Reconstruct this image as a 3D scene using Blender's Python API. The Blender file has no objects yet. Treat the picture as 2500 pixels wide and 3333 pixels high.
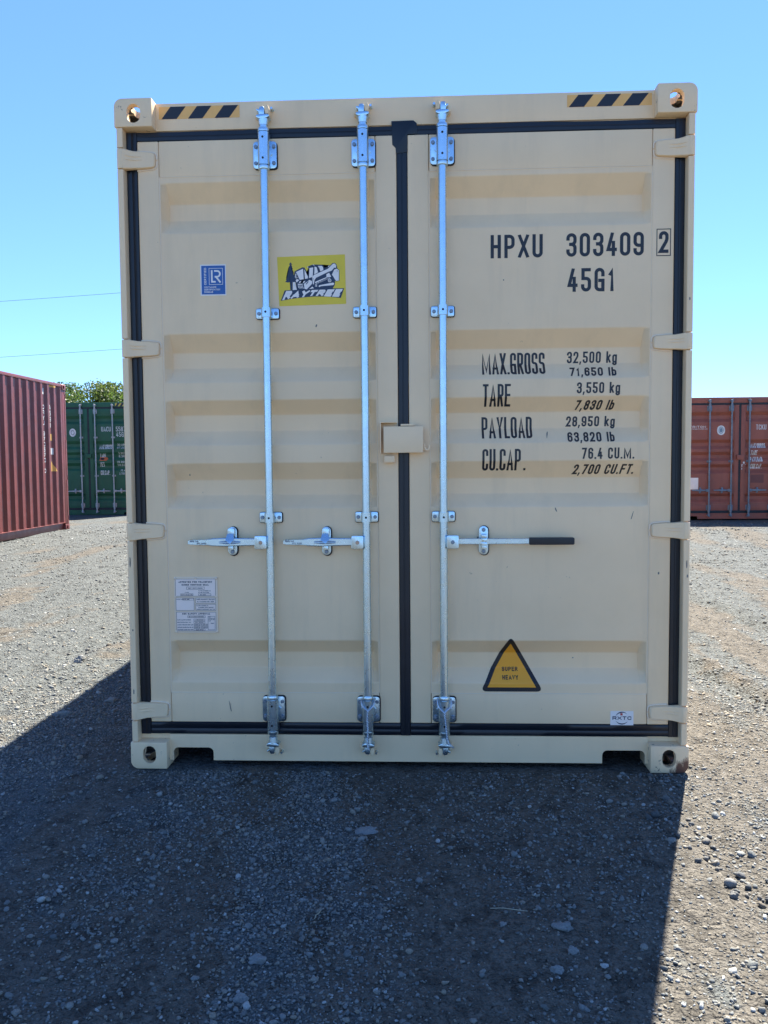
import bpy, bmesh, math, random
import numpy as np
from mathutils import Vector, Matrix, noise as mnoise

random.seed(7)
rng = np.random.default_rng(11)
scene = bpy.context.scene
col = scene.collection

# ------------------------------------------------------------------ camera
cam_d = bpy.data.cameras.new('camera')
cam_d.sensor_fit = 'VERTICAL'
cam_d.sensor_height = 36.0
cam_d.lens = 36.0 * 2700.0 / 3333.0
cam_d.clip_start = 0.05
cam_d.clip_end = 3000.0
cam = bpy.data.objects.new('camera', cam_d)
col.objects.link(cam)
_rx, _ry, _rz = -0.0591359708, 0.00817871087, 0.0453091346
_R = Matrix.Rotation(_rz, 3, 'Z') @ Matrix.Rotation(_rx, 3, 'X') @ Matrix.Rotation(_ry, 3, 'Y')
_c = Matrix((_R.col[0], _R.col[2], -_R.col[1])).transposed()
cam.matrix_world = Matrix.Translation((0.0753787547, -3.55614625, 1.34615724)) @ _c.to_4x4()
scene.camera = cam

# ------------------------------------------------------------------ light
SUN_VEC = Vector((0.73, 2.03, 2.896)).normalized()        # towards the sun
EL = math.asin(SUN_VEC.z)
AZ = math.atan2(SUN_VEC.x, SUN_VEC.y)
SKY_TINT = (0.78, 1.12, 1.64, 1.0)
world = bpy.data.worlds.new('World')
scene.world = world
world.use_nodes = True
wn = world.node_tree.nodes
wl = world.node_tree.links
sky = wn.new('ShaderNodeTexSky')
sky.sky_type = 'NISHITA'
sky.sun_disc = False
sky.sun_elevation = EL
sky.sun_rotation = AZ
sky.altitude = 1500.0
sky.air_density = 1.0
sky.dust_density = 0.0
sky.ozone_density = 3.0
bg = wn['Background']
bg.inputs['Strength'].default_value = 0.058
tint = wn.new('ShaderNodeMix'); tint.data_type = 'RGBA'; tint.blend_type = 'MULTIPLY'
tint.inputs['Factor'].default_value = 1.0
tint.inputs['B'].default_value = SKY_TINT          # the camera's white balance leans to cyan
soft = wn.new('ShaderNodeGamma'); soft.inputs['Gamma'].default_value = 0.8   # gentler contrast over the whole dome
wl.new(sky.outputs['Color'], soft.inputs['Color'])
wl.new(soft.outputs['Color'], tint.inputs['A'])
wl.new(tint.outputs['Result'], bg.inputs['Color'])
sun_d = bpy.data.lights.new('sun', 'SUN')
sun_d.energy = 5.0
sun_d.angle = math.radians(0.53)
sun_d.color = (1.0, 0.93, 0.82)
sun = bpy.data.objects.new('sun', sun_d)
col.objects.link(sun)
sun.rotation_euler = (-SUN_VEC).to_track_quat('-Z', 'Y').to_euler()
sun.location = (3, 8, 14)

scene.view_settings.view_transform = 'Standard'
scene.view_settings.look = 'None'
scene.view_settings.gamma = 1.0
scene.view_settings.use_curve_mapping = False
scene.view_settings.exposure = 2.08

# ------------------------------------------------------------------ helpers
def tag(o, label=None, cat=None, group=None, kind=None):
    if label: o['label'] = label
    if cat: o['category'] = cat
    if group: o['group'] = group
    if kind: o['kind'] = kind
    return o

def empty(name, loc=(0, 0, 0), rz=0.0):
    o = bpy.data.objects.new(name, None)
    o.empty_display_size = 0.2
    o.location = loc
    o.rotation_euler = (0, 0, rz)
    col.objects.link(o)
    return o

class MB:
    """collects shapes, builds them as one mesh object"""
    def __init__(s):
        s.v = []; s.f = []
    def add(s, vs, fs):
        b = len(s.v)
        s.v += [tuple(v) for v in vs]
        s.f += [tuple(b + i for i in f) for f in fs]
        return s
    def box(s, x0, x1, y0, y1, z0, z1):
        return s.add([(x0, y0, z0), (x1, y0, z0), (x1, y1, z0), (x0, y1, z0), (x0, y0, z1), (x1, y0, z1), (x1, y1, z1), (x0, y1, z1)],
                     [(3, 2, 1, 0), (4, 5, 6, 7), (0, 1, 5, 4), (1, 2, 6, 5), (2, 3, 7, 6), (3, 0, 4, 7)])
    def prism(s, poly, axis, a0, a1):
        """axis 'y': poly (x,z) ; 'z': poly (x,y) ; 'x': poly (y,z); poly any winding"""
        n = len(poly)
        def P(p, a):
            return (p[0], a, p[1]) if axis == 'y' else ((p[0], p[1], a) if axis == 'z' else (a, p[0], p[1]))
        vs = [P(p, a0) for p in poly] + [P(p, a1) for p in poly]
        fs = [tuple(range(n)), tuple(range(2 * n - 1, n - 1, -1))]
        fs += [(i, i + n, (i + 1) % n + n, (i + 1) % n) for i in range(n)]
        return s.add(vs, fs)
    def cyl(s, p0, p1, r0, r1=None, n=14, phase=0.0):
        r1 = r0 if r1 is None else r1
        p0 = Vector(p0); p1 = Vector(p1)
        d = (p1 - p0).normalized()
        a = d.orthogonal().normalized() if abs(d.z) < 0.99 else Vector((1, 0, 0))
        b = d.cross(a)
        vs = []
        for p, r in ((p0, r0), (p1, r1)):
            for i in range(n):
                t = 2 * math.pi * i / n + phase
                vs.append(p + a * (r * math.cos(t)) + b * (r * math.sin(t)))
        fs = [(i, (i + 1) % n, (i + 1) % n + n, i + n) for i in range(n)]
        fs += [tuple(range(n - 1, -1, -1)), tuple(range(n, 2 * n))]
        return s.add(vs, fs)
    def tube(s, pts, r, n=8):
        pts = [Vector(p) for p in pts]
        m = len(pts)
        up = Vector((0.31, 0.17, 0.93)).normalized()
        base = len(s.v); vs = []
        prev = None
        for i, p in enumerate(pts):
            d = (pts[min(i + 1, m - 1)] - pts[max(i - 1, 0)]).normalized()
            a = (prev - d * prev.dot(d)) if prev is not None else (up - d * up.dot(d))
            if a.length < 1e-5: a = d.orthogonal()
            a.normalize(); prev = a
            b = d.cross(a)
            rr = r[i] if isinstance(r, (list, tuple)) else r
            for k in range(n):
                t = 2 * math.pi * k / n
                vs.append(p + a * (rr * math.cos(t)) + b * (rr * math.sin(t)))
        fs = []
        for i in range(m - 1):
            for k in range(n):
                fs.append((i * n + k, i * n + (k + 1) % n, (i + 1) * n + (k + 1) % n, (i + 1) * n + k))
        fs += [tuple(range(n - 1, -1, -1)), tuple(range((m - 1) * n, m * n))]
        return s.add(vs, fs)
    def mesh(s, name, bevel=0.0, seg=2, smooth=None, limit=0.5):
        me = bpy.data.meshes.new(name)
        me.from_pydata(s.v, [], s.f)
        bm = bmesh.new(); bm.from_mesh(me)
        bmesh.ops.recalc_face_normals(bm, faces=bm.faces)
        if bevel > 0:
            es = [e for e in bm.edges if len(e.link_faces) == 2 and e.calc_face_angle(0) > limit]
            bmesh.ops.bevel(bm, geom=es, offset=bevel, segments=seg, profile=0.6, affect='EDGES', clamp_overlap=True)
        bm.to_mesh(me); bm.free()
        if smooth is None: smooth = bevel > 0
        if smooth:
            me.polygons.foreach_set('use_smooth', [True] * len(me.polygons))
            me.set_sharp_from_angle(angle=math.radians(38))
        return me
    def build(s, name, mat, parent=None, **k):
        return link_mesh(name, s.mesh(name, **k), mat, parent)

def link_mesh(name, me, mat, parent=None):
    o = bpy.data.objects.new(name, me)
    if mat is not None and not me.materials: me.materials.append(mat)
    col.objects.link(o)
    if parent is not None: o.parent = parent
    return o

def share(name, src, parent, loc=(0, 0, 0), rot=(0, 0, 0), sc=(1, 1, 1)):
    o = bpy.data.objects.new(name, src.data if hasattr(src, 'data') else src)
    col.objects.link(o); o.parent = parent
    o.location = loc; o.rotation_euler = rot; o.scale = sc
    return o

# ------------------------------------------------------------------ materials
def new_mat(name):
    m = bpy.data.materials.new(name); m.use_nodes = True
    nt = m.node_tree
    b = nt.nodes['Principled BSDF']
    return m, nt, b

def N(nt, t, **kw):
    n = nt.nodes.new(t)
    for k, v in kw.items():
        if k in n.inputs: n.inputs[k].default_value = v
        else: setattr(n, k, v)
    return n

def ramp(nt, fac, stops):
    r = nt.nodes.new('ShaderNodeValToRGB')
    el = r.color_ramp.elements
    while len(el) < len(stops): el.new(0.5)
    for e, (p, c) in zip(el, stops):
        e.position = p
        e.color = (c[0], c[1], c[2], 1) if hasattr(c, '__len__') else (c, c, c, 1)
    nt.links.new(fac, r.inputs['Fac'])
    return r

def mix(nt, fac, a, b, mode='MIX'):
    m = nt.nodes.new('ShaderNodeMix'); m.data_type = 'RGBA'; m.blend_type = mode
    for sock, val in ((m.inputs['Factor'], fac), (m.inputs['A'], a), (m.inputs['B'], b)):
        if hasattr(val, 'is_output'): nt.links.new(val, sock)
        elif hasattr(val, '__len__'): sock.default_value = (*val[:3], 1)
        else: sock.default_value = val
    return m.outputs['Result']

def coords(nt, kind='Object'):
    return nt.nodes.new('ShaderNodeTexCoord').outputs[kind]

def worldpos(nt):
    return nt.nodes.new('ShaderNodeNewGeometry').outputs['Position']

def noise_n(nt, vec, scale, detail=4.0, rough=0.55, stretch=None):
    if stretch:
        mp = nt.nodes.new('ShaderNodeMapping')
        mp.inputs['Scale'].default_value = stretch
        nt.links.new(vec, mp.inputs['Vector']); vec = mp.outputs['Vector']
    n = N(nt, 'ShaderNodeTexNoise', Scale=scale, Detail=detail, Roughness=rough)
    nt.links.new(vec, n.inputs['Vector'])
    return n.outputs['Fac']

def paint(name, c, rough=0.45, var=0.10, dirt=(0.20, 0.17, 0.13), dirt_amt=0.25, streak=True, rust=None, peel=0.04, spec=0.4):
    m, nt, b = new_mat(name)
    w = worldpos(nt)
    lo = tuple(x * (1 - var) for x in c); hi = tuple(min(1, x * (1 + var * 0.6)) for x in c)
    colr = ramp(nt, noise_n(nt, w, 2.3, 6.0, 0.6), [(0.3, lo), (0.7, hi)]).outputs['Color']
    if streak:
        sf = ramp(nt, noise_n(nt, w, 6.0, 6.0, 0.65, (1.4, 1.4, 0.16)), [(0.52, 0.0), (0.80, 1.0)]).outputs['Color']
        mm = N(nt, 'ShaderNodeMath', operation='MULTIPLY'); nt.links.new(sf, mm.inputs[0]); mm.inputs[1].default_value = dirt_amt
        colr = mix(nt, mm.outputs[0], colr, dirt)
    # small specks and chips
    sp = ramp(nt, noise_n(nt, w, 55.0, 2.0, 0.5), [(0.735, 0.0), (0.76, 1.0)]).outputs['Color']
    gate = ramp(nt, noise_n(nt, w, 3.1, 2.0, 0.5), [(0.56, 0.0), (0.63, 1.0)]).outputs['Color']
    mm = N(nt, 'ShaderNodeMath', operation='MULTIPLY'); nt.links.new(sp, mm.inputs[0]); nt.links.new(gate, mm.inputs[1])
    m2 = N(nt, 'ShaderNodeMath', operation='MULTIPLY'); nt.links.new(mm.outputs[0], m2.inputs[0]); m2.inputs[1].default_value = min(1.0, dirt_amt * 2.2)
    colr = mix(nt, m2.outputs[0], colr, tuple(x * 0.5 for x in dirt))
    if rust:
        rf = ramp(nt, noise_n(nt, w, rust[1], 8.0, 0.7), [(rust[0], 0.0), (rust[0] + 0.06, 1.0)]).outputs['Color']
        colr = mix(nt, rf, colr, rust[2])
    nt.links.new(colr, b.inputs['Base Color'])
    rr = ramp(nt, noise_n(nt, w, 9.0, 5.0, 0.6), [(0.3, rough - 0.08), (0.7, rough + 0.1)])
    nt.links.new(rr.outputs['Color'], b.inputs['Roughness'])
    b.inputs['Specular IOR Level'].default_value = spec
    bp1 = N(nt, 'ShaderNodeBump', Strength=peel, Distance=0.01)
    nt.links.new(noise_n(nt, w, 160.0, 2.0, 0.5), bp1.inputs['Height'])
    bp2 = N(nt, 'ShaderNodeBump', Strength=0.22, Distance=0.03)
    nt.links.new(noise_n(nt, w, 3.4, 2.0, 0.5), bp2.inputs['Height'])
    nt.links.new(bp1.outputs['Normal'], bp2.inputs['Normal'])
    nt.links.new(bp2.outputs['Normal'], b.inputs['Normal'])
    return m

BEIGE = (0.95, 0.69, 0.41)
M = {}
M['beige'] = paint('beige_paint', BEIGE, 0.42, 0.06, (0.36, 0.29, 0.20), 0.16)
M['beige_seal'] = paint('beige_sealant', (0.90, 0.71, 0.50), 0.5, 0.04, dirt_amt=0.05, streak=False)

def casting_mat():
    # beige paint worn to rust and bare steel on the exposed corners
    m = paint('beige_paint_worn', BEIGE, 0.45, 0.06, (0.30, 0.24, 0.17), 0.14)
    nt = m.node_tree; b = nt.nodes['Principled BSDF']
    src = b.inputs['Base Color'].links[0].from_socket
    w = worldpos(nt)
    sep = nt.nodes.new('ShaderNodeSeparateXYZ'); nt.links.new(w, sep.inputs[0])
    # distance from the container's outer lower right edge
    dx = N(nt, 'ShaderNodeMapRange'); nt.links.new(sep.outputs['X'], dx.inputs['Value'])
    dx.inputs['From Min'].default_value = 1.10; dx.inputs['From Max'].default_value = 1.219
    dz = N(nt, 'ShaderNodeMapRange'); nt.links.new(sep.outputs['Z'], dz.inputs['Value'])
    dz.inputs['From Min'].default_value = 0.11; dz.inputs['From Max'].default_value = 0.0
    mx = N(nt, 'ShaderNodeMath', operation='MULTIPLY'); nt.links.new(dx.outputs[0], mx.inputs[0]); nt.links.new(dz.outputs[0], mx.inputs[1])
    ad = N(nt, 'ShaderNodeMath', operation='ADD'); nt.links.new(mx.outputs[0], ad.inputs[0])
    nn = noise_n(nt, w, 26.0, 6.0, 0.7, (1.6, 1.0, 0.7)); nt.links.new(nn, ad.inputs[1])
    rf = ramp(nt, ad.outputs[0], [(0.80, 0.0), (0.98, 1.0)]).outputs['Color']
    c1 = mix(nt, rf, src, (0.16, 0.075, 0.05))
    # dark scuffs on every casting
    sc = ramp(nt, noise_n(nt, w, 17.0, 7.0, 0.7), [(0.625, 0.0), (0.67, 1.0)]).outputs['Color']
    c2 = mix(nt, sc, c1, (0.13, 0.10, 0.09))
    nt.links.new(c2, b.inputs['Base Color'])
    return m
M['casting'] = casting_mat()

def metal(name, c, rough=0.34, blotch=0.12, metallic=0.9):
    m, nt, b = new_mat(name)
    w = worldpos(nt)
    vor = N(nt, 'ShaderNodeTexVoronoi', Scale=34.0); nt.links.new(w, vor.inputs['Vector'])
    a = ramp(nt, vor.outputs['Color'], [(0.0, tuple(x * (1 - blotch) for x in c)), (1.0, tuple(min(1, x * (1 + blotch)) for x in c))]).outputs['Color']
    d = ramp(nt, noise_n(nt, w, 14.0, 6.0, 0.7, (1, 1, 0.35)), [(0.5, 0.0), (0.85, 0.6)]).outputs['Color']
    nt.links.new(mix(nt, d, a, tuple(x * 0.72 for x in c)), b.inputs['Base Color'])
    r = ramp(nt, noise_n(nt, w, 30.0, 5.0, 0.65), [(0.3, rough - 0.02), (0.7, rough + 0.05)])
    nt.links.new(r.outputs['Color'], b.inputs['Roughness'])
    b.inputs['Metallic'].default_value = metallic
    bp = N(nt, 'ShaderNodeBump', Strength=0.008, Distance=0.01)
    nt.links.new(noise_n(nt, w, 90.0, 3.0, 0.6), bp.inputs['Height'])
    nt.links.new(bp.outputs['Normal'], b.inputs['Normal'])
    return m
M['galv'] = metal('galvanised_steel', (0.58, 0.73, 0.82), 0.27, 0.04, 1.0)
M['galv_dark'] = metal('galvanised_bolt', (0.27, 0.31, 0.36), 0.45, 0.08, 0.7)
M['rivet'] = metal('copper_rivet', (0.55, 0.36, 0.25), 0.4, 0.1, 0.6)

def plain(name, c, rough=0.5, metallic=0.0, var=0.06, scale=8.0, spec=0.5):
    m, nt, b = new_mat(name)
    w = worldpos(nt)
    r = ramp(nt, noise_n(nt, w, scale, 5.0, 0.6), [(0.3, tuple(x * (1 - var) for x in c)), (0.7, tuple(min(1, x * (1 + var)) for x in c))])
    nt.links.new(r.outputs['Color'], b.inputs['Base Color'])
    b.inputs['Roughness'].default_value = rough
    b.inputs['Metallic'].default_value = metallic
    b.inputs['Specular IOR Level'].default_value = spec
    return m
M['rubber'] = plain('black_rubber', (0.006, 0.009, 0.015), 0.36, 0, 0.2, 12.0, 0.5)
M['pad'] = plain('black_pad', (0.012, 0.012, 0.014), 0.6)
M['ink'] = plain('black_lettering', (0.016, 0.017, 0.021), 0.38)
M['hole'] = plain('dark_hole', (0.01, 0.01, 0.012), 0.8)
M['yellow'] = plain('yellow_vinyl', (0.84, 0.61, 0.035), 0.4, 0, 0.05)
M['navy'] = plain('navy_print', (0.018, 0.035, 0.075), 0.4)
M['white'] = plain('white_print', (0.90, 0.82, 0.74), 0.45)
M['blue'] = plain('blue_vinyl', (0.024, 0.115, 0.36), 0.4)
M['orange'] = plain('orange_vinyl', (0.95, 0.50, 0.14), 0.42, 0, 0.07)
M['amber'] = plain('amber_vinyl', (1.0, 0.40, 0.03), 0.42, 0, 0.05)
M['plate'] = plain('plate_metal', (0.95, 0.78, 0.66), 0.45, 0.0, 0.06)
M['rope'] = metal('wire_rope', (0.62, 0.66, 0.70), 0.4)
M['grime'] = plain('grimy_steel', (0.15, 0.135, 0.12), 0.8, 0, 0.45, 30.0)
M['scuff'] = plain('scraped_paint', (0.16, 0.15, 0.14), 0.7, 0, 0.4, 60.0)
M['redspot'] = plain('red_print', (0.50, 0.06, 0.05), 0.5)
M['grey_ink'] = plain('grey_ink', (0.07, 0.075, 0.085), 0.5)

# far containers
M['green'] = paint('green_paint', (0.020, 0.105, 0.052), 0.5, 0.22, (0.045, 0.05, 0.035), 0.5, rust=(0.70, 7.0, (0.10, 0.055, 0.035)))
M['redp'] = paint('red_paint', (0.31, 0.095, 0.060), 0.5, 0.16, (0.10, 0.05, 0.04), 0.4, rust=(0.715, 6.0, (0.12, 0.06, 0.05)))
M['maroon'] = paint('maroon_paint', (0.165, 0.026, 0.016), 0.45, 0.25, (0.17, 0.07, 0.045), 0.45, rust=(0.70, 8.0, (0.16, 0.085, 0.065)), spec=0.7)
M['rod_pale'] = plain('weathered_pale_steel', (0.38, 0.40, 0.40), 0.5, 0.4, 0.2, 20)
M['rod_blue'] = plain('weathered_blue_grey_steel', (0.17, 0.21, 0.245), 0.5, 0.3, 0.25, 20)
M['white_old'] = plain('white_lettering_old', (0.66, 0.66, 0.62), 0.6, 0, 0.12, 14)
M['grey_gasket'] = plain('weathered_gasket', (0.022, 0.026, 0.03), 0.7, 0, 0.3)

# ------------------------------------------------------------------ stroke lettering
r5 = 0.5
GL = {
 'H': [[(0,0),(0,1)],[(1,0),(1,1)],[(0,.5),(1,.5)]],
 'P': [[(0,0),(0,1),(1,1,r5),(1,.45,r5),(0,.45)]],
 'X': [[(0,0),(1,1)],[(0,1),(1,0)]],
 'U': [[(0,1),(0,0,r5),(1,0,r5),(1,1)]],
 '0': [[(0,.5),(0,1,r5),(1,1,r5),(1,0,r5),(0,0,r5),(0,.5)]],
 'O': [[(0,.5),(0,1,r5),(1,1,r5),(1,0,r5),(0,0,r5),(0,.5)]],
 'Q': [[(0,.5),(0,1,r5),(1,1,r5),(1,0,r5),(0,0,r5),(0,.5)],[(.6,.2),(1,-.05)]],
 '3': [[(0,.8),(0,1,r5),(1,1,r5),(1,.53,r5),(.4,.53)],[(.4,.53),(1,.53,r5),(1,0,r5),(0,0,r5),(0,.2)]],
 '4': [[(.55,1),(0,.24),(1,.24)],[(.74,.58),(.74,0)]],
 '9': [[(0,.2),(0,0,r5),(1,0,r5),(1,1,r5),(0,1,r5),(0,.42,r5),(1,.42)]],
 '6': [[(1,.8),(1,1,r5),(0,1,r5),(0,0,r5),(1,0,r5),(1,.58,r5),(0,.58)]],
 '2': [[(0,.76),(0,1,r5),(1,1,r5),(1,.6,.35),(0,0),(1,0)]],
 '5': [[(.95,1),(.05,1),(.05,.57),(1,.57,r5),(1,0,r5),(0,0,r5),(0,.2)]],
 '7': [[(0,1),(1,1),(.3,0)]],
 '8': [[(0,.75),(0,1,r5),(1,1,r5),(1,.53,r5),(0,.53,r5),(0,.75)],[(0,.25),(0,.53,r5),(1,.53,r5),(1,0,r5),(0,0,r5),(0,.25)]],
 '1': [[(.15,.78),(.6,1),(.6,0)]],
 'G': [[(1,.74),(1,1,r5),(0,1,r5),(0,0,r5),(1,0,r5)],[(1,.0),(1,.46),(.55,.46)]],
 'C': [[(1,.76),(1,1,r5),(0,1,r5),(0,0,r5),(1,0,r5),(1,.24)]],
 'M': [[(0,0),(0,1),(.5,.12),(1,1),(1,0)]],
 'A': [[(0,0),(.5,1),(1,0)],[(.15,.27),(.85,.27)]],
 'R': [[(0,0),(0,1),(1,1,r5),(1,.47,r5),(0,.47)],[(.5,.47),(1,0)]],
 'S': [[(1,.8),(1,1,r5),(0,1,r5),(0,.53,r5),(1,.53,r5),(1,0,r5),(0,0,r5),(0,.2)]],
 'T': [[(0,1),(1,1)],[(.5,1),(.5,0)]],
 'E': [[(1,1),(0,1),(0,0),(1,0)],[(0,.5),(.85,.5)]],
 'F': [[(1,1),(0,1),(0,0)],[(0,.52),(.85,.52)]],
 'Y': [[(0,1),(.5,.45),(1,1)],[(.5,.45),(.5,0)]],
 'L': [[(0,1),(0,0),(1,0)]],
 'D': [[(0,0),(0,1),(1,1,r5),(1,0,r5),(0,0)]],
 'B': [[(0,0),(0,1),(.95,1,.4),(.95,.53,.4),(0,.53)],[(0,.53),(1,.53,.4),(1,0,.4),(0,0)]],
 'N': [[(0,0),(0,1),(1,0),(1,1)]],
 'I': [[(.5,0),(.5,1)]],
 'J': [[(1,1),(1,0,r5),(0,0,r5),(0,.25)]],
 'K': [[(0,0),(0,1)],[(1,1),(0,.38)],[(.35,.58),(1,0)]],
 'V': [[(0,1),(.5,0),(1,1)]],
 'W': [[(0,1),(.25,0),(.5,.8),(.75,0),(1,1)]],
 'Z': [[(0,1),(1,1),(0,0),(1,0)]],
 'k': [[(0,0),(0,1)],[(.95,.68),(0,.24)],[(.35,.42),(1,0)]],
 'g': [[(1,.36),(1,.68,r5),(0,.68,r5),(0,0,r5),(1,0,r5),(1,.36)],[(1,.66),(1,-.26,r5),(0,-.26,r5),(0,-.14)]],
 'l': [[(.5,0),(.5,1)]],
 'b': [[(0,1),(0,0)],[(0,.34),(0,.68,r5),(1,.68,r5),(1,0,r5),(0,0,r5),(0,.34)]],
 '-': [[(0,.45),(1,.45)]],
 '/': [[(0,0),(1,1)]],
 '.': 'dot', ',': 'comma',
}
WIDTH = {'M': 1.5, 'W': 1.35, '1': .72, 'I': .3, 'l': .3, '.': .3, ',': .3, 'A': 1.12, 'X': 1.05, 'Y': 1.05, 'k': .9, 'g': .92, 'b': .92, '-': .6, '/': .6, 'L': .88, 'T': .95}

def round_path(pts, W):
    out = []
    n = len(pts)
    for i, p in enumerate(pts):
        P = Vector((p[0], p[1]))
        if len(p) < 3 or i == 0 or i == n - 1:
            out.append(P); continue
        A = Vector(pts[i - 1][:2]); B = Vector(pts[i + 1][:2])
        da = (A - P); db = (B - P)
        r = min(p[2] * W, da.length * 0.98 if len(pts[i - 1]) < 3 else da.length * 0.5, db.length * 0.98 if len(pts[i + 1]) < 3 else db.length * 0.5)
        a = P + da.normalized() * r; b = P + db.normalized() * r
        for k in range(6):
            t = k / 5
            # rational quarter arc
            w = 0.7071
            den = (1 - t) ** 2 + 2 * w * t * (1 - t) + t * t
            out.append(((1 - t) ** 2 * a + 2 * w * t * (1 - t) * P + t * t * b) / den)
    res = [out[0]]
    for q in out[1:]:
        if (q - res[-1]).length > 1e-5: res.append(q)
    return res

def strip(pts, t):
    """quad strip of width t along 2d points, mitred"""
    n = len(pts)
    closed = (pts[0] - pts[-1]).length < 1e-6
    L = []
    for i in range(n):
        if closed:
            a = pts[i - 1] if i > 0 else pts[-2]
            b = pts[i + 1] if i < n - 1 else pts[1]
        else:
            a = pts[max(i - 1, 0)]; b = pts[min(i + 1, n - 1)]
        d1 = (pts[i] - a); d2 = (b - pts[i])
        if d1.length < 1e-9: d1 = d2
        if d2.length < 1e-9: d2 = d1
        d1 = d1.normalized(); d2 = d2.normalized()
        n1 = Vector((-d1.y, d1.x)); n2 = Vector((-d2.y, d2.x))
        m = (n1 + n2)
        if m.length < 1e-4: m = n1.copy()
        m.normalize()
        k = min(1.0 / max(m.dot(n1), 0.3), 2.2)
        L.append((pts[i] + m * (t * 0.5 * k), pts[i] - m * (t * 0.5 * k)))
    return [(L[i][0], L[i + 1][0], L[i + 1][1], L[i][1]) for i in range(n - 1)]

def text_polys(txt, x0, x1, z0, h, t, gap=0.28, space=0.9, gw=0.5, shear=0.0, words=None):
    """list of (quad[(x,z)*4], layer); fitted between x0 and x1; h capital height, t stroke width"""
    adv = []
    tot = 0
    for ch in txt:
        w = space * gw if ch == ' ' else WIDTH.get(ch, 1.0) * gw
        adv.append((ch, tot, w)); tot += w + (gap * gw if ch != ' ' else 0)
    tot -= gap * gw
    sx = (x1 - x0) / tot
    out = []
    for ch, ox, w in adv:
        if ch == ' ':
            if words is not None: words.append(len(out))
            continue
        g = GL[ch]
        X0 = x0 + ox * sx; Wd = w * sx
        if g in ('dot', 'comma'):
            q = t * 1.0
            cx = X0 + Wd * 0.5
            if g == 'dot': out.append(([(cx - q / 2, z0), (cx + q / 2, z0), (cx + q / 2, z0 + q), (cx - q / 2, z0 + q)], 0))
            else: out.append(([(cx - q * .7, z0 - q * .9), (cx - q * .05, z0 - q * .9), (cx + q * .5, z0 + q), (cx - q * .45, z0 + q)], 0))
            continue
        iw = max(Wd - t, 1e-4); ih = h - t
        for li, path in enumerate(g):
            pp = [((p[0] * iw, p[1] * ih) + ((p[2],) if len(p) > 2 else ())) for p in path]
            pts = round_path(pp, iw)
            if (pts[0] - pts[-1]).length > 1e-6:
                a = (pts[0] - pts[1]).normalized() * t * 0.5; b = (pts[-1] - pts[-2]).normalized() * t * 0.5
                pts = [pts[0] + a] + pts[1:-1] + [pts[-1] + b]
            lo = z0 - h if ch == 'g' else z0
            for k, q in enumerate(strip(pts, t)):
                out.append(([(X0 + t / 2 + v.x, min(z0 + h, max(lo, z0 + t / 2 + v.y))) for v in q], li + 0.04 * k))
    if shear:
        out = [([(x + (z - z0) * shear, z) for x, z in q], l) for q, l in out]
    return out

def flat_mesh(polys, name, mat, parent, ysurf, cuts=(), off=0.0006, map2=None):
    """lays 2-d polygons [(pts, layer)] on a surface: ysurf(x,z) gives the depth; cuts: z lines where it bends"""
    bm = bmesh.new()
    lay = bm.verts.layers.float.new('lay')
    for pts, l in polys:
        if map2: pts = [map2(*p) for p in pts]
        vs = []
        for x, z in pts:
            v = bm.verts.new((x, 0, z)); v[lay] = float(l); vs.append(v)
        a = sum(pts[i][0] * pts[(i + 1) % len(pts)][1] - pts[(i + 1) % len(pts)][0] * pts[i][1] for i in range(len(pts)))
        if a < 0: vs.reverse()
        try: bm.faces.new(vs)
        except ValueError: pass
    bmesh.ops.triangulate(bm, faces=bm.faces[:])
    zs = [v.co.z for v in bm.verts]
    for c in cuts:
        if zs and min(zs) < c < max(zs):
            bmesh.ops.bisect_plane(bm, geom=bm.verts[:] + bm.edges[:] + bm.faces[:], dist=1e-6, plane_co=(0, 0, c), plane_no=(0, 0, 1))
    for v in bm.verts:
        v.co.y = ysurf(v.co.x, v.co.z) - off - v[lay] * 0.00025
    me = bpy.data.meshes.new(name); bm.to_mesh(me); bm.free()
    return link_mesh(name, me, mat, parent)

# ------------------------------------------------------------------ ground
def vnoise(x, y, seed):
    """value noise on arrays"""
    xi = np.floor(x).astype(np.int64); yi = np.floor(y).astype(np.int64)
    fx = x - xi; fy = y - yi
    fx = fx * fx * (3 - 2 * fx); fy = fy * fy * (3 - 2 * fy)
    def hsh(a, b):
        n = (a * 374761393 + b * 668265263 + seed * 1442695041) & 0xFFFFFFFF
        n = ((n ^ (n >> 13)) * 1274126177) & 0xFFFFFFFF
        return ((n ^ (n >> 16)) & 0xFFFF) / 65535.0
    a = hsh(xi, yi); b = hsh(xi + 1, yi); c = hsh(xi, yi + 1); d = hsh(xi + 1, yi + 1)
    return (a * (1 - fx) + b * fx) * (1 - fy) + (c * (1 - fx) + d * fx) * fy

def dust_f(x, y):
    """0 loose stone, 1 trodden brown dust; drawn out along the wheel tracks"""
    x = np.asarray(x, float); y = np.asarray(y, float)
    xs = x + 0.12 * np.sin(y * 0.9) + 0.05 * y
    d = 0.50 * vnoise(xs * 2.3 + 5, y * 0.26 + 2, 31) + 0.32 * vnoise(xs * 5.0, y * 0.8, 32) + 0.18 * vnoise(x * 12.0, y * 8.0, 33)
    t = np.clip((d - 0.40 - 0.09 / (1 + np.exp((x + 1.6) * 3.0)) + 0.05 / (1 + np.exp(-(x - 1.1) * 4.0)) + 0.05 * (np.abs(x) < 1.3) * (y < 0.2)) / 0.30, 0, 1)
    return t * t * (3 - 2 * t)

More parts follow.
